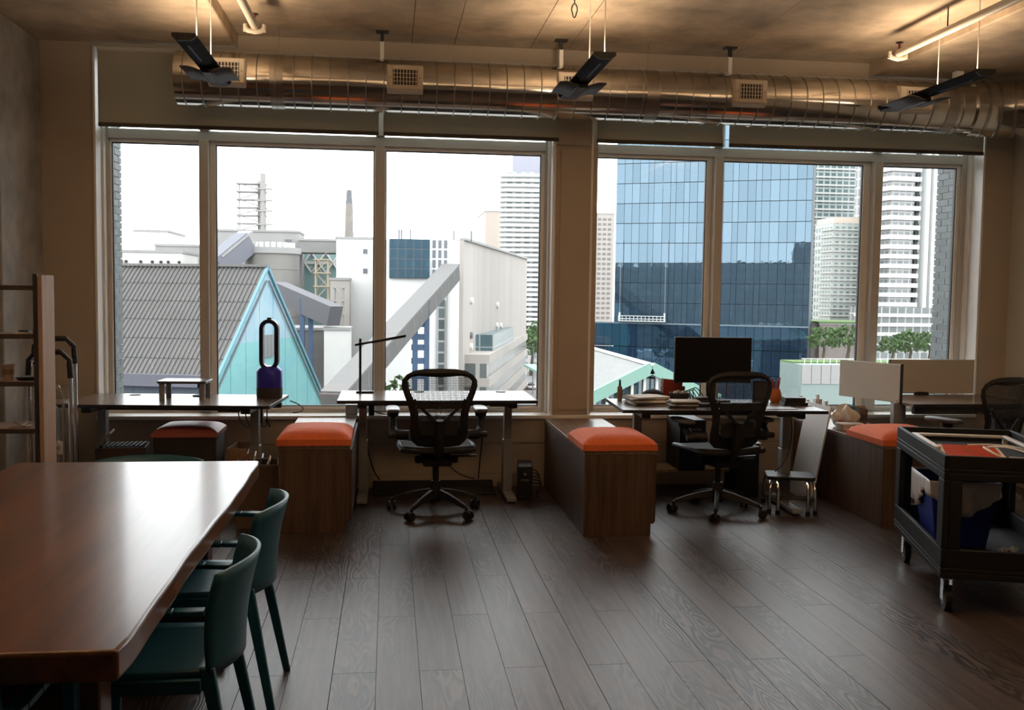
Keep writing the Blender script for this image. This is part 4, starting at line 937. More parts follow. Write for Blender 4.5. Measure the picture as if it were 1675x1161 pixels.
W_dgrey = mat('dark_steel_out', (.12,.13,.15), .6)
W_bsteel = mat('blue_steel', (.055,.095,.17), .6)
W_lat = mat('lattice_steel', (.26,.25,.24), .7)
W_rust = mat('ochre_steel', (.30,.24,.17), .7)
W_green = mat('foliage', (.045,.085,.025), .9, var=.5, vscale=1.2)
W_lawn = mat('lawn', (.07,.13,.035), .95, var=.3, vscale=.8)
W_road = mat('asphalt', (.16,.16,.16), .9, var=.1, vscale=.5)
W_conc = mat('pale_paving', (.36,.35,.34), .9, var=.1, vscale=.3)
def out_thing(name, label, cat, loc=(0,0,0), rz=0, group=None): return thing(name, label, cat, loc, rz, group)
def prt(t, name, m, *boxes, **k):
    """boxes in world metres, stored relative to the thing"""
    mb = MB(); l = t.location
    for b in boxes: mb.box(b[0]-l.x, b[1]-l.x, b[2]-l.y, b[3]-l.y, b[4]-l.z, b[5]-l.z)
    return mb.build(name, m, t, **k)
# ground and streets
struct('ground', B(-400, 500, 12, 900, GZ-1, GZ), W_conc)
struct('ground_road', MB().prism([(-70, 40), (60, 40), (60, 95), (39.21, 230), (62.88, 380), (58.48, 380), (26.4, 200), (-70, 95)], GZ, GZ+.05), W_road)
struct('ground_lawn', MB().prism([(15.98, 150), (18.84, 150), (30.12, 215), (29.3, 215)], GZ+.05, GZ+.25), W_lawn)
# our own building around the room, mirrored in the glass tower
ob = struct('wall_exterior', B(-160, -24, -14, 7.6, GZ, 13).box(-24, -14, -14, 7.6, GZ, 19).box(-14, -2.9, -14, 7.6, GZ, 36).box(5.3, 45, -14, 7.6, GZ, 36).box(-2.9, 5.3, -14, 7.7, 3.8, 36).box(-2.9, 5.3, -14, 7.7, GZ, -.4).box(-2.9, 5.3, -14, -3.6, -.4, 3.8), facade('own_facade', (.16,.19,.20), (.09,.085,.08), 2.2, 3.4, .5))
# --- A-frame shed with the painted gable
def shed():
    ax = Vector((-13.41, 110.0, 3.88)); ridge = Vector((-1, .27, 0)).normalized(); g = Vector((.27, 1, 0)).normalized()
    t = out_thing('warehouse_shed', 'steep A-frame warehouse with grey ribbed metal roof and turquoise painted gable', 'building', (ax.x, ax.y, GZ))
    z0 = ax.z-GZ; tn = .868; s = 13.0; L = 62
    def R(a, side, drop_s, up=0): # a along ridge, drop_s horizontal run from ridge
        nrm = (g*side*tn + Vector((0,0,1))).normalized()
        p = ridge*a + g*side*drop_s + Vector((0,0,z0 - tn*drop_s)) + nrm*up
        return p
    for side in (-1, 1):
        s = 13.0 if side < 0 else 19.5
        n = 'roof_slope'
        vs = [R(0,side,0), R(L,side,0), R(L,side,s), R(0,side,s), R(0,side,0,-.5), R(L,side,0,-.5), R(L,side,s,-.5), R(0,side,s,-.5)]
        o = MB().add(vs, [(0,1,2,3),(7,6,5,4),(0,4,5,1),(1,5,6,2),(2,6,7,3),(3,7,4,0)]).build(n, mat('shed_roof', (.125,.118,.115), .7, var=.22, vscale=.25, rnd=.0, col2=(.095,.09,.088)), t)
        if side < 0:
            rib = None; nr = 115
            for i in range(nr):
                a = .35 + i*(L*.92/nr)
                if rib is None:
                    q = MB().bar(R(0,side,.05,.10), R(0,side,s,.10), 0.09, .12, up=tuple((g*side*tn+Vector((0,0,1))).normalized())).build('roof_rib', mat('shed_rib', (.075,.072,.07), .7), o); rib = q.data
                else: q = bpy.data.objects.new('roof_rib', rib); COL.objects.link(q); q.parent = o
                q.location = ridge*a
            # lap lines across the sheets
            for k in range(1, 6):
                MB().bar(R(0,side,s*k/6,.03), R(L,side,s*k/6,.03), .08, .06).build('sheet_lap', MATS['shed_rib'], o)
    MB().bar(R(-.3,1,0,.1)+Vector((0,0,.1)), R(L,1,0,.1), .9, .25).build('ridge_cap', mat('shed_cap', (.13,.125,.12), .7), t)
    s = 13.0
    # walls under the eaves
    for side in (-1,):
        p, q = R(.6,side,s-.8), R(L,side,s-.8)
        vs = [(p.x,p.y,p.z-.3),(q.x,q.y,q.z-.3),(q.x,q.y,0),(p.x,p.y,0)]
        d = g*.6
        MB().add(vs + [tuple(Vector(v)+d) for v in vs], [(0,1,2,3),(7,6,5,4),(0,4,5,1),(1,5,6,2),(2,6,7,3),(3,7,4,0)]).build('side_wall', mat('shed_wall', (.095,.11,.14), .8, var=.2, vscale=.2), t)
        MB().bar(R(0,side,s,-.2), R(L,side,s,-.2), .5, 1.2).build('eave_fascia', mat('shed_fascia', (.10,.10,.125), .8), t)
    # gable: painted panels, each a strip between two uprights
    cuts = [-13, -9.4, -5.6, -1.9, 1.9, 5.6, 9.4, 13, 16.3, 19.4]
    cols = [mat('mural_teal', (.16,.34,.335), .8, var=.3, vscale=.22, col2=(.12,.30,.32)), mat('mural_sky', (.28,.36,.39), .8, var=.25, vscale=.25, col2=(.15,.28,.36))]
    split = z0 - 8.0
    for a, b in zip(cuts, cuts[1:]):
        def top(q): return z0 - tn*abs(q) - .05
        pts = [(a+.05, 0), (b-.05, 0), (b-.05, top(b))] + ([(0, top(0))] if a < 0 < b else []) + [(a+.05, top(a))]
        lo = [(q, min(z, split)) for q, z in pts]
        def strip(pl, m_, nm):
            off = Vector((.963,-.26,0))*.0
            n_ = len(pl); e = ridge*-.12
            vs = [g*q + Vector((0,0,z)) for q, z in pl] + [g*q + Vector((0,0,z)) + e for q, z in pl]
            return MB().add(vs, [tuple(range(n_-1,-1,-1)), tuple(range(n_,2*n_))] + [(i,(i+1)%n_,n_+(i+1)%n_,n_+i) for i in range(n_)]).build(nm, m_, t)
        # clip into a sea panel and a paler sky panel
        if max(z for _, z in pts) > split:
            def clip(pl, keep_low):
                o_ = []
                for (p, q) in zip(pl, pl[1:]+pl[:1]):
                    ip, iq = (p[1] <= split) == keep_low, (q[1] <= split) == keep_low
                    if ip: o_.append(p)
                    if ip != iq:
                        k = (split-p[1])/(q[1]-p[1]); o_.append((p[0]+(q[0]-p[0])*k, split))
                return o_
            strip(clip(pts, True), cols[0], 'mural_panel'); strip(clip(pts, False), cols[1], 'mural_panel')
        else: strip(pts, cols[0], 'mural_panel')
    # barge boards and the window grille
    for side in (-1, 1):
        s = 13.0 if side < 0 else 19.5
        MB().bar(R(-.25,side,-.1,.0), R(-.25,side,s+.3,.0), .3, .32).build('barge_board', mat('barge', (.11,.22,.27), .7), t)
        MB().bar(R(-.3,side,.9,-.9), R(-.3,side,s+.3,-.9), .14, .14).build('barge_line', W_dgrey, t)
    vs_ = [Vector((0,0,0))]
    for k in range(4):
        a = -1.9 + .95*k
        q = g*(a) + ridge*-.16
        MB().add([q+Vector((0,0,split-1.9)), q+g*.86+Vector((0,0,split-1.9)), q+g*.86+Vector((0,0,split+.6)), q+Vector((0,0,split+.6))] + [q+ridge*-.1+Vector((0,0,split-1.9)), q+ridge*-.1+g*.86+Vector((0,0,split-1.9)), q+ridge*-.1+g*.86+Vector((0,0,split+.6)), q+ridge*-.1+Vector((0,0,split+.6))],
            [(0,1,2,3),(7,6,5,4),(0,4,5,1),(1,5,6,2),(2,6,7,3),(3,7,4,0)]).build('louvre', mat('louvre_grey', (.14,.15,.15), .7), t)
shed()
# --- refinery buildings behind the shed
def block(name, label, px, D, depth, m, cat='building', base=GZ, group=None, rz=0):
    x0, x1, zt = px
    t = out_thing(name, label, cat, ((x0+x1)/2, D, base), rz, group)
    hw = (x1-x0)/2
    B(-hw, hw, 0, depth, 0, zt-base).build('wall', m, t)
    B(-hw-.15, hw+.15, -.15, depth+.15, zt-base, zt-base+.35).build('parapet', W_lgrey, t)
    return t
t = block('low_building', 'long white low gallery with round holes behind the shed', (-43.04, -30.27, 6.62), 150, 12, W_white)
for i, x in enumerate((198, 206, 230, 250, 265, 276, 292)): 
    q = Vector((-38.92, 149.9, 5.39)); 
for x in (-38.89, -38.2, -36.14, -34.5, -33.28, -32.24, -30.68):
    l = t.location; MB().cyl((x-l.x, -.25, 5.27-l.z), (x-l.x, .1, 5.27-l.z), .22, n=12).build('vent_hole', M_black, t)
t = block('square_tower', 'pale blank building behind the long white gallery', (-42.53, -37.08, 10.86), 172, 14, mat('blown_white', (.62,.62,.61), .8))
t = block('grey_building', 'pale grey building block left of the silo', (-37.5, -29.54, 8.22), 165, 6, W_lgrey)
l = t.location; B(-32.81-l.x, -32.62-l.x, -.3, 0, 2, 7.44-l.z).build('downpipe', W_dgrey, t)
t = block('silo_house', 'light grey elevator house rising behind the round silo', (-29.27, -14.87, 11.0), 168, 9, W_lgrey)
l = t.location
for i, (a, b) in enumerate(((-23.65, -23.06), (-17.27, -16.77), (-16.67, -16.17))):
    B(a-l.x, b-l.x, -.12, 0, 9.24-l.z, 9.85-l.z).build('window', W_dgrey, t)
# silo
sx = (-22.02+-13.72)/2; sr = (-13.72--22.02)/2
t = out_thing('round_silo', 'round grey concrete silo behind the painted gable', 'silo', (sx, 155, GZ))
zt = 7.81-GZ
MB().cyl((0,0,0), (0,0,zt-.9), sr, n=48).build('drum', mat('silo_concrete', (.20,.19,.18), .85, var=.15, vscale=.3, stretch=(1,1,.15)), t, smooth=True)
MB().cyl((0,0,zt-.9), (0,0,zt), sr+.25, n=48).build('rim', W_lgrey, t, smooth=True)
for k in range(10):
    a = R_(200+16*k); MB().cyl((sr*.8*math.cos(a), sr*.8*math.sin(a), zt), (sr*.8*math.cos(a), sr*.8*math.sin(a), zt+.8), .35, n=8).build('roof_vent', W_white, t)
for k in range(1, 7): MB().cyl((0,0,zt-.9-k*2.4), (0,0,zt-.9-k*2.4+.1), sr+.05, n=48).build('joint_band', W_grey, t, smooth=True)
# sloping conveyor left of the silo
t = out_thing('conveyor_gallery', 'blue-grey sloping conveyor gallery left of the silo', 'conveyor', (-23.07, 150.0, 7.11))
l = t.location
MB().bar(Vector((-25.21, 148.0, 4.59))-l, Vector((-21.4, 152.0, 8.51))-l, 3.0, 3.2).build('gallery', mat('gallery_bluegrey', (.13,.135,.16), .7), t)
MB().bar(Vector((-25.2, 148.0, 6.1))-l, Vector((-21.39, 152.0, 10.06))-l, 3.2, .3).build('gallery_roof', W_lgrey, t)
# scaffold stair tower on the roof
def lattice(name, label, x0, x1, z0, z1, D, dep, nlev, m, r=.12, rr=.09, cat='tower', platforms=True, drum=None):
    t = out_thing(name, label, cat, ((x0+x1)/2, D, z0)); hw = (x1-x0)/2; h = z1-z0
    for sx_ in (-1, 1):
        for sy in (0, 1): MB().cyl((sx_*hw, sy*dep, 0), (sx_*hw, sy*dep, h), r, n=6).build('post', m, t)
    for i in range(nlev+1):
        z = h*i/nlev
        if platforms: B(-hw-.3, hw+.3, -.2, dep+.2, z-.10, z+.06).build('platform', m, t)
        if i < nlev:
            s = 1 if i % 2 == 0 else -1
            MB().cyl((-s*hw, 0, z), (s*hw, 0, z+h/nlev), rr, n=5).build('stair_flight', m, t)
            MB().cyl((-s*hw, 0, z+1.1), (s*hw, 0, z+h/nlev+1.1), rr*.5, n=5).build('handrail', m, t)
    if drum: MB().cyl((drum*hw, dep/2, 0), (drum*hw, dep/2, h*1.06), hw*.32, n=12).build('riser_duct', m, t, smooth=True)
    return t
lattice('stair_tower', 'open zigzag steel stair tower on the refinery roof', -25.51, -21.14, 11.31, 19.37, 172, 2.0, 6, W_lat, .10, .09, drum=.75)
t = out_thing('vent_stack', 'thin steel vent stack with platforms beside the stair tower', 'stack', (-21.24, 171.0, 11.3))
l = t.location
MB().cyl((0,0,0), Vector((-21.21, 171.0, 20.96))-l, .45, n=10).build('stack', W_lat, t, smooth=True)
for y in (18.4, 16.45, 14.7, 12.43):
    B(-1.2, 1.6, -.5, .5, y-l.z-.12, y-l.z+.12).build('platform', W_lat, t)
# bridge and green truss hall
t = block('link_bridge', 'grey enclosed link bridge between silo and white building', (-14.79, -8.6, 9.59), 166, 8, W_grey, base=7.67)
t = block('truss_hall', 'pale turquoise hall with white cross bracing under the link bridge', (-16.18, -8.68, 8.22), 178, 10, mat('pale_turquoise', (.24,.36,.36), .7))
l = t.location; hw = (-8.68--16.18)/2
for k in range(3):
    a = -hw + k*2*hw/3; b = a+2*hw/3; zt_ = 8.11-l.z; zb = 4.53-l.z
    MB().cyl((a,-.3,zb), (b,-.3,zt_), .16, n=6).build('brace', W_white, t); MB().cyl((a,-.3,zt_), (b,-.3,zb), .16, n=6).build('brace', W_white, t)
B(-hw, hw, -.2, 0, (zt_+zb)/2-.25, (zt_+zb)/2+.25).build('belt', W_white, t)
# white process blocks
t = block('white_building', 'overexposed white process block with two small windows', (-7.97, -2.25, 9.29), 152, 20, mat('blown_white', (.62,.62,.61), .8))
l = t.location
for z in (7.46, 4.48):
    wn = B(-3.91-l.x, -3.26-l.x, -.12, 0, z-l.z-.35, z-l.z+.35).build('window', W_dgrey, t)
t = block('white_hut', 'low white service building at the foot of the process blocks', (-8.24, -4.97, -3.67), 128, 6, W_white)
t = block('white_wing', 'plain cream annex below the white process block', (-8.64, -5.77, 2.98), 148, 3.5, W_beige)
# main refinery: white front and long beige side running away
def refinery():
    c = Vector((10.0, 140.0, 8.89)); e = Vector((29.88, 216.0, 8.73)); zt_ = c.z
    t = out_thing('refinery_building', 'tall beige windowless refinery block with white front and blue glass box', 'building', (c.x, c.y, GZ)); l = t.location
    xl = -1.99
    H = zt_-GZ
    poly = [(xl-l.x, 0), (0, 0), (e.x-l.x, e.y-l.y), (e.x-l.x-12, e.y-l.y+8), (xl-l.x, 60)]
    MB().prism(poly[:2]+[(-.3, 60), (xl-l.x, 60)], 0, H-.2).build('front_block', mat('blown_white', (.62,.62,.61), .8), t)
    d = Vector((e.x-l.x, e.y-l.y, 0)); n = 9; nrm = Vector((d.y, -d.x, 0)).normalized()
    for i in range(n):
        p, q = d*(i/n), d*((i+1)/n)
        q = p + (q-p)*.992; w_ = nrm*.6
        vs = [p+w_, q+w_, q-nrm*8, p-nrm*8]; 
        MB().prism([(v.x, v.y) for v in vs], 0, H + (.02 if i % 2 else 0)).build('side_panel', W_beige, t)
    MB().bar(Vector((0,0,H+.1))+nrm*.5, d+Vector((0,0,H+.1))+nrm*.5, .9, .35).build('coping', W_lgrey, t)
    # round vents on the long side
    for k, (fx, zz) in enumerate(((.08,0.18), (.08,-4.98), (.08,-6.65), (.08,-8.23), (.42,-0.76), (.42,-4.37), (.48,-4.55))):
        p = d*fx + nrm*.6 + Vector((0,0,zz-GZ)); MB().cyl(p, p+nrm*.35, .5, n=10).build('vent_hood', W_white if k != 1 else W_dgrey, t)
    # blue glass box on the front
    x0, x1, z0, z1 = 0.06, 5.75, 3.31, 8.83
    bx = B(x0-l.x, x1-l.x, -.5, 0, z0-GZ, z1-GZ).build('glass_box', W_dgrey, t)
    gm = tower_glass('box_glass', (.10,.15,.185), (.03,.055,.075))
    for i in range(5):
        for j in range(4):
            w_, h_ = (x1-x0)/5, (z1-z0)/4
            B(x0-l.x+i*w_+.06, x0-l.x+(i+1)*w_-.06, -.58, -.5, z0-GZ+j*h_+.06, z0-GZ+(j+1)*h_-.06).build('pane', gm, bx)
    # stair windows beside it
    x0, x1 = 5.92, 8.35
    for i in range(3):
        for j in range(4):
            w_, h_ = (x1-x0)/3, (z1-z0)/4
            B(x0-l.x+i*w_+.25, x0-l.x+(i+1)*w_-.12, -.12, 0, z0-GZ+j*h_+.2, z0-GZ+(j+1)*h_-.1).build('stair_window', W_dgrey, t)
    # service shaft glazing on the corner
    B(6.8-l.x, 7.93-l.x, -.25, 0, 0, 0.33-GZ).build('shaft_glazing', facade('shaft', (.10,.12,.13), (.30,.30,.29), 1.1, 1.6, .14), t)
    B(8.19-l.x, 8.37-l.x, -.5, -.1, 0, 2.07-GZ).build('shaft_pipe', W_lgrey, t)
    for x in (1.43, 1.78, 3.07, 9.3, 11.83):
        MB().cyl((x-l.x, 2, H-.2), (x-l.x, 2, H+1.4), .12, n=6).build('roof_mast', W_dgrey, t)
refinery()
# big sloping conveyor and its blue trestle
t = out_thing('conveyor_bridge', 'long grey sloping conveyor bridge rising to the refinery corner', 'conveyor', (0.34, 118, GZ)); l = t.location
a, b = Vector((-5.07, 92.0, -9.17)), Vector((8.64, 137.0, 4.12)); d = (b-a).normalized()
MB().bar(a-l, b-l, 2.4, 2.1).build('gallery', mat('conveyor_grey', (.085,.082,.08), .75, var=.12, vscale=.4), t)
MB().bar(a-l+Vector((0,0,1.15)), b-l+Vector((0,0,1.15)), 2.5, .22).build('gallery_roof', mat('conveyor_roof', (.12,.117,.115), .75), t)
for k in range(1, 14):
    p = a + (b-a)*(k/14) - l; MB().bar(p-d*.06, p+d*.06, 2.45, 2.15).build('panel_joint', W_grey, t)
t = out_thing('steel_trestle', 'blue steel trestle standing under the sloping conveyor bridge', 'trestle', (3.94, 121, GZ)); l = t.location
for x in (3.27, 4.69):
    zt_ = -0.67 if x < l.x else 0.47
    B(x-l.x-.32, x-l.x+.32, -.4, .4, 0, zt_-l.z).build('column', W_bsteel, t)
for z in (-2.55, -4.13, -5.42, -7.08, -8.98):
    B(2.81-l.x, 4.99-l.x, -.33, .33, z-l.z-.35, z-l.z+.35).build('beam', W_bsteel, t)
# second conveyor and steelwork between shed and white blocks
t = out_thing('conveyor_gallery', 'dark grey covered conveyor descending right of the painted gable', 'conveyor', (-10.89, 132.0, -0.63)); l = t.location
MB().bar(Vector((-14.89, 136.0, 1.25))-l, Vector((-6.85, 128.0, -1.86))-l, 2.2, 2.6).build('gallery', mat('conveyor_dark', (.085,.085,.095), .7), t)
for x, y in ((494, 0), (508, 0)): pass
for x in (-11.28, -10.18): B(x-l.x-.3, x-l.x+.3, -1, 0, GZ-l.z, 1.0).build('support', W_bsteel, t)
t = block('grey_shed_wing', 'dark grey service wing under the second conveyor', (-13.88, -8.88, -4.12), 138, 10, mat('wing_grey', (.14,.135,.13), .8))
lt = lattice('process_tower', 'rusty lattice process tower with platforms, left of the pair', -10.2, -8.51, 0.12, 5.77, 140, 2, 3, W_rust, .10, .07, drum=0)
lt = lattice('process_tower', 'slimmer lattice process tower right of the rusty one', -7.36, -6.2, -9.04, 1.86, 136, 2, 6, W_lat, .09, .06, drum=None)
# chimney
t = out_thing('chimney', 'tall tapering brick chimney with grey cap above the refinery', 'chimney', (-7.95, 200, GZ)); l = t.location
z1, z2, z3 = 11.85-GZ, 18.79-GZ, 21.46-GZ
MB().lathe([(1.5,0),(1.0,z1-4),(.72,z2)], 16).build('shaft', mat('chimney_brick', (.20,.18,.165), .9, var=.15, vscale=1), t, smooth=True)
MB().lathe([(.72,z2),(.58,z3-1.5),(.50,z3)], 16).build('cap', mat('chimney_cap', (.115,.12,.13), .9), t, smooth=True)
# low office block running away along the street
def low_office():
    a, b = Vector((16.03, 150.0, -10.04)), Vector((30.17, 215.0, -11.6))
    t = out_thing('office_block', 'low banded office block with glass penthouse along the street', 'building', (a.x, a.y, GZ)); l = t.location
    d = Vector((b.x-a.x, b.y-a.y, 0)); n = Vector((d.y,-d.x,0)).normalized(); s0 = -d*.14
    zt_ = -7.68-GZ
    for k in range(4):
        z = zt_ - 1.2 - k*3.4
        vs = [s0+n*.5, d+n*.5, d-n*9, s0-n*9]
        if z < 0: break
        MB().prism([(v.x, v.y) for v in vs], max(0,z), z+1.3).build('spandrel', W_beige, t)
        vs = [s0+n*.1, d+n*.1, d-n*8.8, s0-n*8.8]
        MB().prism([(v.x, v.y) for v in vs], max(0,z-2.1), z).build('window_band', facade('office_band', (.11,.12,.12), (.32,.31,.29), 2.4, 8, .25), t)
    vs = [n*.0, d*.55, d*.55-n*6, -n*6]
    MB().prism([(v.x, v.y) for v in vs], zt_+.1, zt_+2.6).build('penthouse', facade('penthouse', (.10,.16,.18), (.22,.27,.28), 1.6, 2.6, .1), t)
low_office()
# --- residential towers
def slab_tower(name, label, x0, x1, zt, D, dep, nfl, fh, m_slab, m_core, over=.8, base=GZ, rz=0, sh=1.2, jag=0, group=None):
    t = out_thing(name, label, 'building', ((x0+x1)/2, D, base), rz, group); hw = (x1-x0)/2; h = zt-base
    B(-hw+over, hw-over, over, dep, 0, h).build('core', m_core, t)
    me = None
    for i in range(nfl):
        z = h - (i+1)*fh
        if z < 0: break
        if me is None or jag:
            o = B(-hw + (jag*(i % 3)), hw, 0, dep*.6, 0, sh).build('balcony', m_slab, t); me = o.data
        else: o = bpy.data.objects.new('balcony', me); COL.objects.link(o); o.parent = t
        o.location = (0, 0, z)
    return t
W_slab = mat('balcony_white', (.58,.59,.58), .7); W_core = facade('condo_core', (.24,.27,.28), (.42,.42,.41), 2.4, 3.1, .5)  # condo core lightened, distance haze put into its colour
t = slab_tower('condo_tower', 'white banded condominium tower left of the middle pillar', 29.4, 49.04, 33.86, 262, 22, 34, 33.86-32.53, W_slab, W_core, 1.2, rz=-.12, sh=.72)
h = 33.86-GZ
B(-6.5, 9, 3, 16, h, 38.39-GZ).build('penthouse', mat('penthouse_lilac', (.26,.26,.31), .7), t)
t = block('slab_building', 'narrow peach-beige slab tower behind the white banded tower', (32.21, 38.85, 28.55), 330, 30, mat('peach_wall', (.36,.31,.27), .8))
t = block('apartment_tower', 'beige apartment tower with small windows right of the middle pillar', (64.95, 76.45, 28.61), 330, 25, W_beige)
l = t.location; hw = (76.45-64.95)/2
for r in range(22):
    for c_ in range(4):
        x = hw - 1.6 - c_*1.75; z = 26.95-GZ - r*1.68
        B(x-.55, x+.55, -.12, 0, z-.5, z+.25).build('window', mat('apt_window', (.15,.14,.14), .5), t)
# --- blue glass office tower
def glass_tower():
    a, b = Vector((39.2, 168.0, 1.54)), Vector((68.28, 153.0, 1.97)); d = Vector((b.x-a.x, b.y-a.y, 0)); Lw = d.length
    rz = math.atan2(d.y, d.x)
    t = out_thing('glass_tower', 'blue mirrored glass office tower filling the right window', 'building', (a.x, a.y, GZ), rz)
    # horizontal floor lines by height
    fh = 3.42; z530 = -3.41-GZ
    ztop = z530 + 11*fh
    B(0, Lw, .1, 8, 0, ztop).build('core', mat('tower_core', (.015,.025,.035), .6), t)
    gm = tower_glass('tower_glass_sky', (.092,.128,.157), (.016,.029,.043)); gd = tower_glass('tower_glass_spandrel', (.055,.095,.135), (.008,.016,.028))
    ncol = 25; w_ = Lw/ncol; cache = {}
    rr = random.Random(5)
    xs = [0]; 
    while xs[-1] < Lw-.8:
        xs.append(min(Lw, xs[-1] + rr.choice((.95, 1.35, 1.35, 1.5, 1.5)) if True else 0))
    xs[-1] = Lw
    for j in range(-0, 11):
        z = z530 + j*fh
        for i in range(len(xs)-1):
            w0 = xs[i+1]-xs[i]; key = (round(w0,2), 0)
            if key not in cache:
                o = B(.03, w0-.03, -.06, .1, .06, fh-.05).build('pane', gm, t); cache[key] = o.data
            else: o = bpy.data.objects.new('pane', cache[key]); COL.objects.link(o); o.parent = t
            o.location = (xs[i], 0, z); o.rotation_euler = (rr.uniform(-.0012,.0012), 0, rr.uniform(-.0012,.0012))
    # wider base storeys
    for j in range(3):
        z = z530 - (j+1)*4.2
        for i in range(26):
            w0 = (Lw+4.5)/26; key = (round(w0,2), 1)
            if key not in cache:
                o = B(.03, w0-.03, -.35, .1, .05, 4.14).build('base_pane', gd, t); cache[key] = o.data
            else: o = bpy.data.objects.new('base_pane', cache[key]); COL.objects.link(o); o.parent = t
            o.location = (-4.5+i*w0, 0, z); o.rotation_euler = (rr.uniform(-.002,.002), 0, rr.uniform(-.002,.002))
    B(-4.5, Lw, -.45, .3, z530-.25, z530).build('base_cornice', mat('cornice_blue', (.10,.14,.17), .5), t)
    B(-4.5, Lw, -.3, 12, 0, z530-12.7).build('base_wall', mat('base_wall', (.13,.17,.18), .6), t)
    # window cleaners' stage
    s = thing('cleaning_stage', 'white window-cleaning stage hanging on the blue glass tower', 'platform', (a.x, a.y, 0), rz)
    sx0, sx1 = (40.26-a.x)/math.cos(rz), (47.43-a.x)/math.cos(rz); zz = -3.21
    B(sx0, sx1, -1.5, -.6, zz, zz+.12).build('deck', W_white, s); 
    for q in (.45, .95): B(sx0, sx1, -1.55, -1.48, zz+q-.05, zz+q+.05).build('rail', W_white, s)
    k = 12
    for i in range(k+1): x = sx0+(sx1-sx0)*i/k; B(x-.04, x+.04, -1.55, -1.48, zz, zz+1.0).build('upright', W_white, s)
    for x in (sx0+.1, sx1-.1):
        B(x-.12, x+.12, -1.3, -1.0, zz, zz+1.5).build('hoist', W_white, s); MB().cyl((x, -1.15, zz+1.4), (x, -1.15, zz+14), .035, n=5).build('rope', W_lgrey, s)
glass_tower()
# pavilion with mint roof
def pavilion():
    f, bk = Vector((24.75, 90.0, -5.25)), 128.0
    t = out_thing('glass_pavilion', 'glass pavilion with pale mint gabled roof below the blue tower', 'building', (f.x, f.y, GZ)); zr = f.z-GZ
    hw, drop, L = 6.0, 2.95, bk-90
    mint = mat('mint_frame', (.17,.30,.25), .6); rf = mat('pavilion_roof', (.115,.12,.115), .5, var=.1, vscale=.4)
    for s in (-1, 1):
        vs = [(0,0,zr),(0,L,zr),(s*hw,L,zr-drop),(s*hw,0,zr-drop)]
        vs = vs + [(x,y,z-.25) for x,y,z in vs]
        MB().add(vs, [(0,1,2,3),(7,6,5,4),(0,4,5,1),(1,5,6,2),(2,6,7,3),(3,7,4,0)]).build('roof_slope', rf, t)
        MB().bar((0,-.1,zr-.2), (s*hw,-.1,zr-drop-.2), .5, 1.1).build('fascia', mint, t)
        MB().bar((s*(hw-.3),0,zr-drop+.1), (s*(hw-.3),L,zr-drop+.1), 2.4, .3).build('gutter_band', mint, t)
        for k in range(5):
            x = s*hw*(k+.5)/5; z = zr-drop*(k+.5)/5
            B(x-.12, x+.12, .1, .4, 0, z-.7).build('post', W_white, t)
            B(x-.5, x+.5, .45, .5, 0, z-1.0).build('pane', tower_glass('pav_glass', (.05,.06,.06), (.05,.06,.06)), t)
    MB().bar((0,-.2,zr+.1), (0,L,zr+.1), .4, .25).build('ridge', W_white, t)
    B(-hw-3, hw+4, -2.0, -1.0, 0, zr-drop-2.2).build('podium_wall', mat('podium_mint', (.36,.42,.39), .7), t)
pavilion()
# --- far right towers
t = slab_tower('condo_tower', 'greenish glass condominium tower right of the blue tower', 107.17, 124.53, 42.02, 240, 24, 50, 2.05, mat('pale_balcony', (.36,.37,.36), .6), facade('green_core', (.10,.14,.145), (.30,.34,.33), 1.7, 2.05, .22), .5, sh=.45)
t = slab_tower('condo_tower', 'shorter peach-topped condominium tower before the greenish one', 100.87, 109.47, 18.41, 215, 10, 30, 1.65, mat('cream_balcony', (.32,.33,.31), .6), facade('cream_core', (.10,.145,.15), (.28,.30,.28), 1.5, 1.65, .35), .5, sh=.4)
h = 18.41-GZ; B(-3.4, 3.6, 1, 10, h, h+1.4).build('roof_house', mat('peach_roof', (.48,.40,.34), .7), t)
t = slab_tower('condo_tower', 'white condominium tower with angular balconies beside the brick edge', 109.22, 116.97, 37.85, 205, 15, 42, 2.13, mat('bright_balcony', (.50,.495,.49), .6), facade('white_core', (.20,.21,.22), (.34,.34,.34), 1.6, 2.13, .2), 1.0, rz=.12, sh=.95)  # white core paler too, far haze painted into it
h = 37.85-GZ
for x in (118.41, 120.15): 
    l = t.location; B(x-l.x-.45, x-l.x+.45, -.5, 6, 6, h).build('white_fin', W_slab, t)
B(117.54-t.location.x, 125.39-t.location.x, 1.5, 18, 6, h).build('glass_wing', facade('wing_core', (.10,.12,.14), (.38,.40,.41), 1.3, 1.6, .35), t)
t = slab_tower('podium_block', 'white banded podium block below the white condominium tower', 99.47, 119.4, -0.58, 195, 8.5, 4, 2.0, mat('bright_balcony', (.50,.495,.49), .6), facade('podium_core', (.13,.15,.15), (.30,.30,.30), 1.8, 2.0, .15), .6, sh=.7)
t = block('stone_terrace', 'brown-grey terraced building below the far right trees', (72.54, 82.63, -3.24), 158, 14, mat('terrace_stone', (.15,.13,.12), .8, var=.3, vscale=.4))
B(-5.5, 5.5, -.5, 13, -3.24-GZ+.3, -2.72-GZ).build('roof_garden', W_lawn, t)
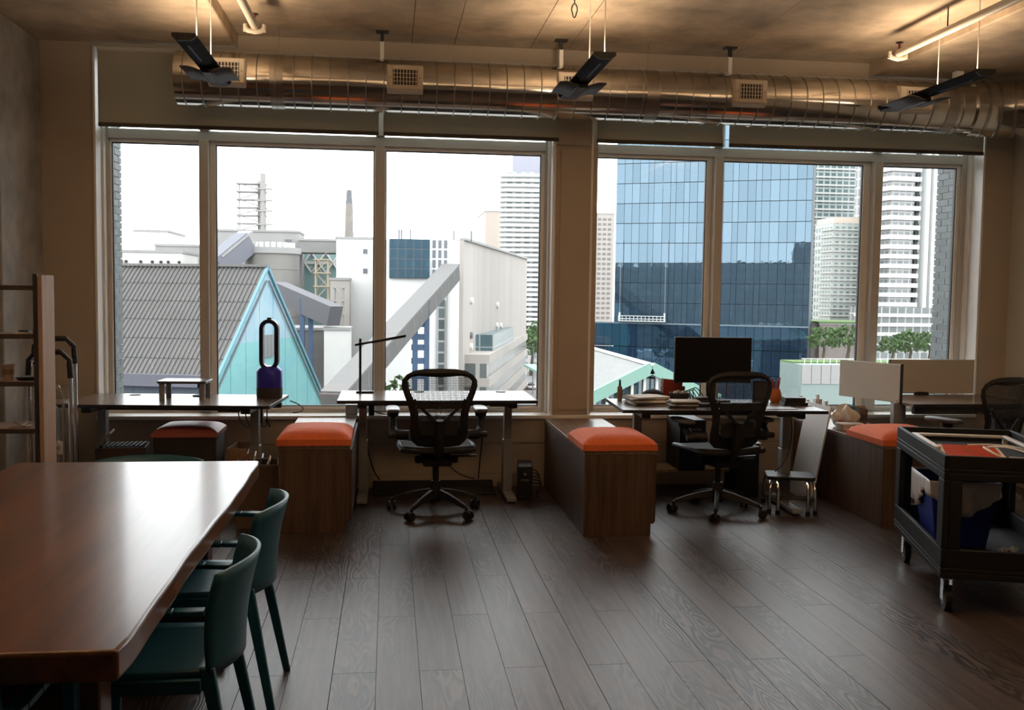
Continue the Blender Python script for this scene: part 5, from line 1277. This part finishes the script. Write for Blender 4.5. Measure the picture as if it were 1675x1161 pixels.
# terrace with balustrade and white panels
t = out_thing('roof_terrace', 'white panelled roof terrace with railing below the right trees', 'terrace', (51.56, 100, GZ)); l = t.location
x0, x1 = 44.08, 61.47; z0, z1, z2 = -7.89, -5.84, -5.18
B(x0-l.x, x1-l.x, .1, 6, 0, z1-GZ).build('body', mat('terrace_glass', (.17,.22,.21), .4), t)
n = 16
for i in range(n):
    a = x0 + (x1-x0)*i/n; B(a-l.x+.03, a-l.x+(x1-x0)/n-.03, 0, .1, z0-GZ, z1-GZ).build('panel', W_lgrey, t)
for i in range(24):
    a = x0 + (x1-x0)*(i+.5)/24; B(a-l.x-.03, a-l.x+.03, .2, .26, z1-GZ, z2-GZ).build('baluster', W_white, t)
B(x0-l.x, x1-l.x, .18, .28, z2-GZ-.05, z2-GZ+.03).build('handrail', W_white, t)
B(x0-l.x, x1-l.x, 2.5, 6, z1-GZ, z1-GZ+.15).build('lawn', W_lawn, t)
# trees: crown of leaf clumps and trunk
def tree(label, x, y, zb, h, r, seed, m=None):
    rr = random.Random(seed); t = out_thing('tree', label, 'tree', (x, y, zb), 0, 'trees seen through the windows')
    MB().tube([(0,0,0), (.1*r,0,h*.35), (0,0,h*.6)], [r*.10, r*.08, r*.04], 8).build('trunk', mat('bark', (.07,.055,.04), .9), t)
    mb = MB()
    for i in range(260):
        a, b = rr.uniform(0, 6.283), math.acos(rr.uniform(-.6, 1)); q = r*rr.uniform(.55, 1)
        c = Vector((q*math.sin(b)*math.cos(a), q*math.sin(b)*math.sin(a), h*.62 + q*math.cos(b)*h*.38/r))
        s = r*rr.uniform(.10, .2); v = [c + Vector((rr.uniform(-s,s), rr.uniform(-s,s), rr.uniform(-s,s))) for _ in range(4)]
        mb.add(v, [(0,1,2),(0,2,3),(0,3,1),(1,3,2)])
    o = mb.build('crown', m or W_green, t); o['kind'] = 'stuff'
for i, (q, h, r, lb) in enumerate((
        ((62.55, 135.0, -7.98), 5.2, 2.6, 'green tree on the terrace left of the right-hand mullion'),
        ((68.74, 140.0, -8.32), 5.8, 3.0, 'darker spreading tree touching the right-hand mullion'),
        ((75.9, 140.0, -8.47), 4.2, 2.6, 'small tree just right of the right-hand mullion'),
        ((81.58, 145.0, -8.81), 5.2, 2.8, 'green tree in the middle of the rightmost pane'),
        ((80.68, 138.0, -8.49), 5.0, 2.6, 'bright green tree beside the right brick edge'))):
    tree(lb, q[0], q[1], q[2], h, r, i+3)
for i, (x, D, h, r, lb) in enumerate((
        (1.11, 105, 12.5, 3.0, 'roadside tree below the conveyor, left of the middle chair'),
        (36.56, 250, 14, 5, 'far street tree left of the pillar'),
        (37.86, 240, 15, 5, 'far street tree touching the pillar window frame'))):
    tree(lb, x, D, GZ, h, r, i+20)
# roof plant on the office, car and street light
t = out_thing('car', 'pale car driving on the street outside', 'car', (31.53, 215, GZ+.05)); 
B(-.9, .9, -2.1, 2.1, .3, .85).build('body', mat('car_silver', (.5,.5,.5), .3), t, bevel=.15); B(-.75, .75, -1.2, 1.4, .85, 1.4).build('cabin', mat('car_glass', (.05,.06,.07), .1), t, bevel=.2)
for sx_ in (-1, 1):
    for y in (-1.3, 1.3): MB().cyl((sx_*.75, y, .32), (sx_*.92, y, .32), .32, n=14).build('wheel', M_black, t)
t = out_thing('street_light', 'grey street light pole beside the road outside', 'street light', (30.52, 205, GZ+.05))
MB().cyl((0,0,0), (0,0,10), .12, .08, n=8).build('pole', W_grey, t); MB().cyl((0,0,9.9), (-3,0,10.2), .06, n=6).build('arm', W_grey, t); B(-3.6, -2.9, -.15, .15, 10.1, 10.3).build('lamp_head', W_grey, t)
t = out_thing('overpass', 'pale elevated road crossing behind the street outside', 'bridge', (51.88, 330, GZ))
B(-16, 6, 0, 10, 6, 7.4).build('deck', W_lgrey, t)
for x in (-12, 0): B(x-.8, x+.8, 3, 6, 0, 6).build('pier', W_lgrey, t)
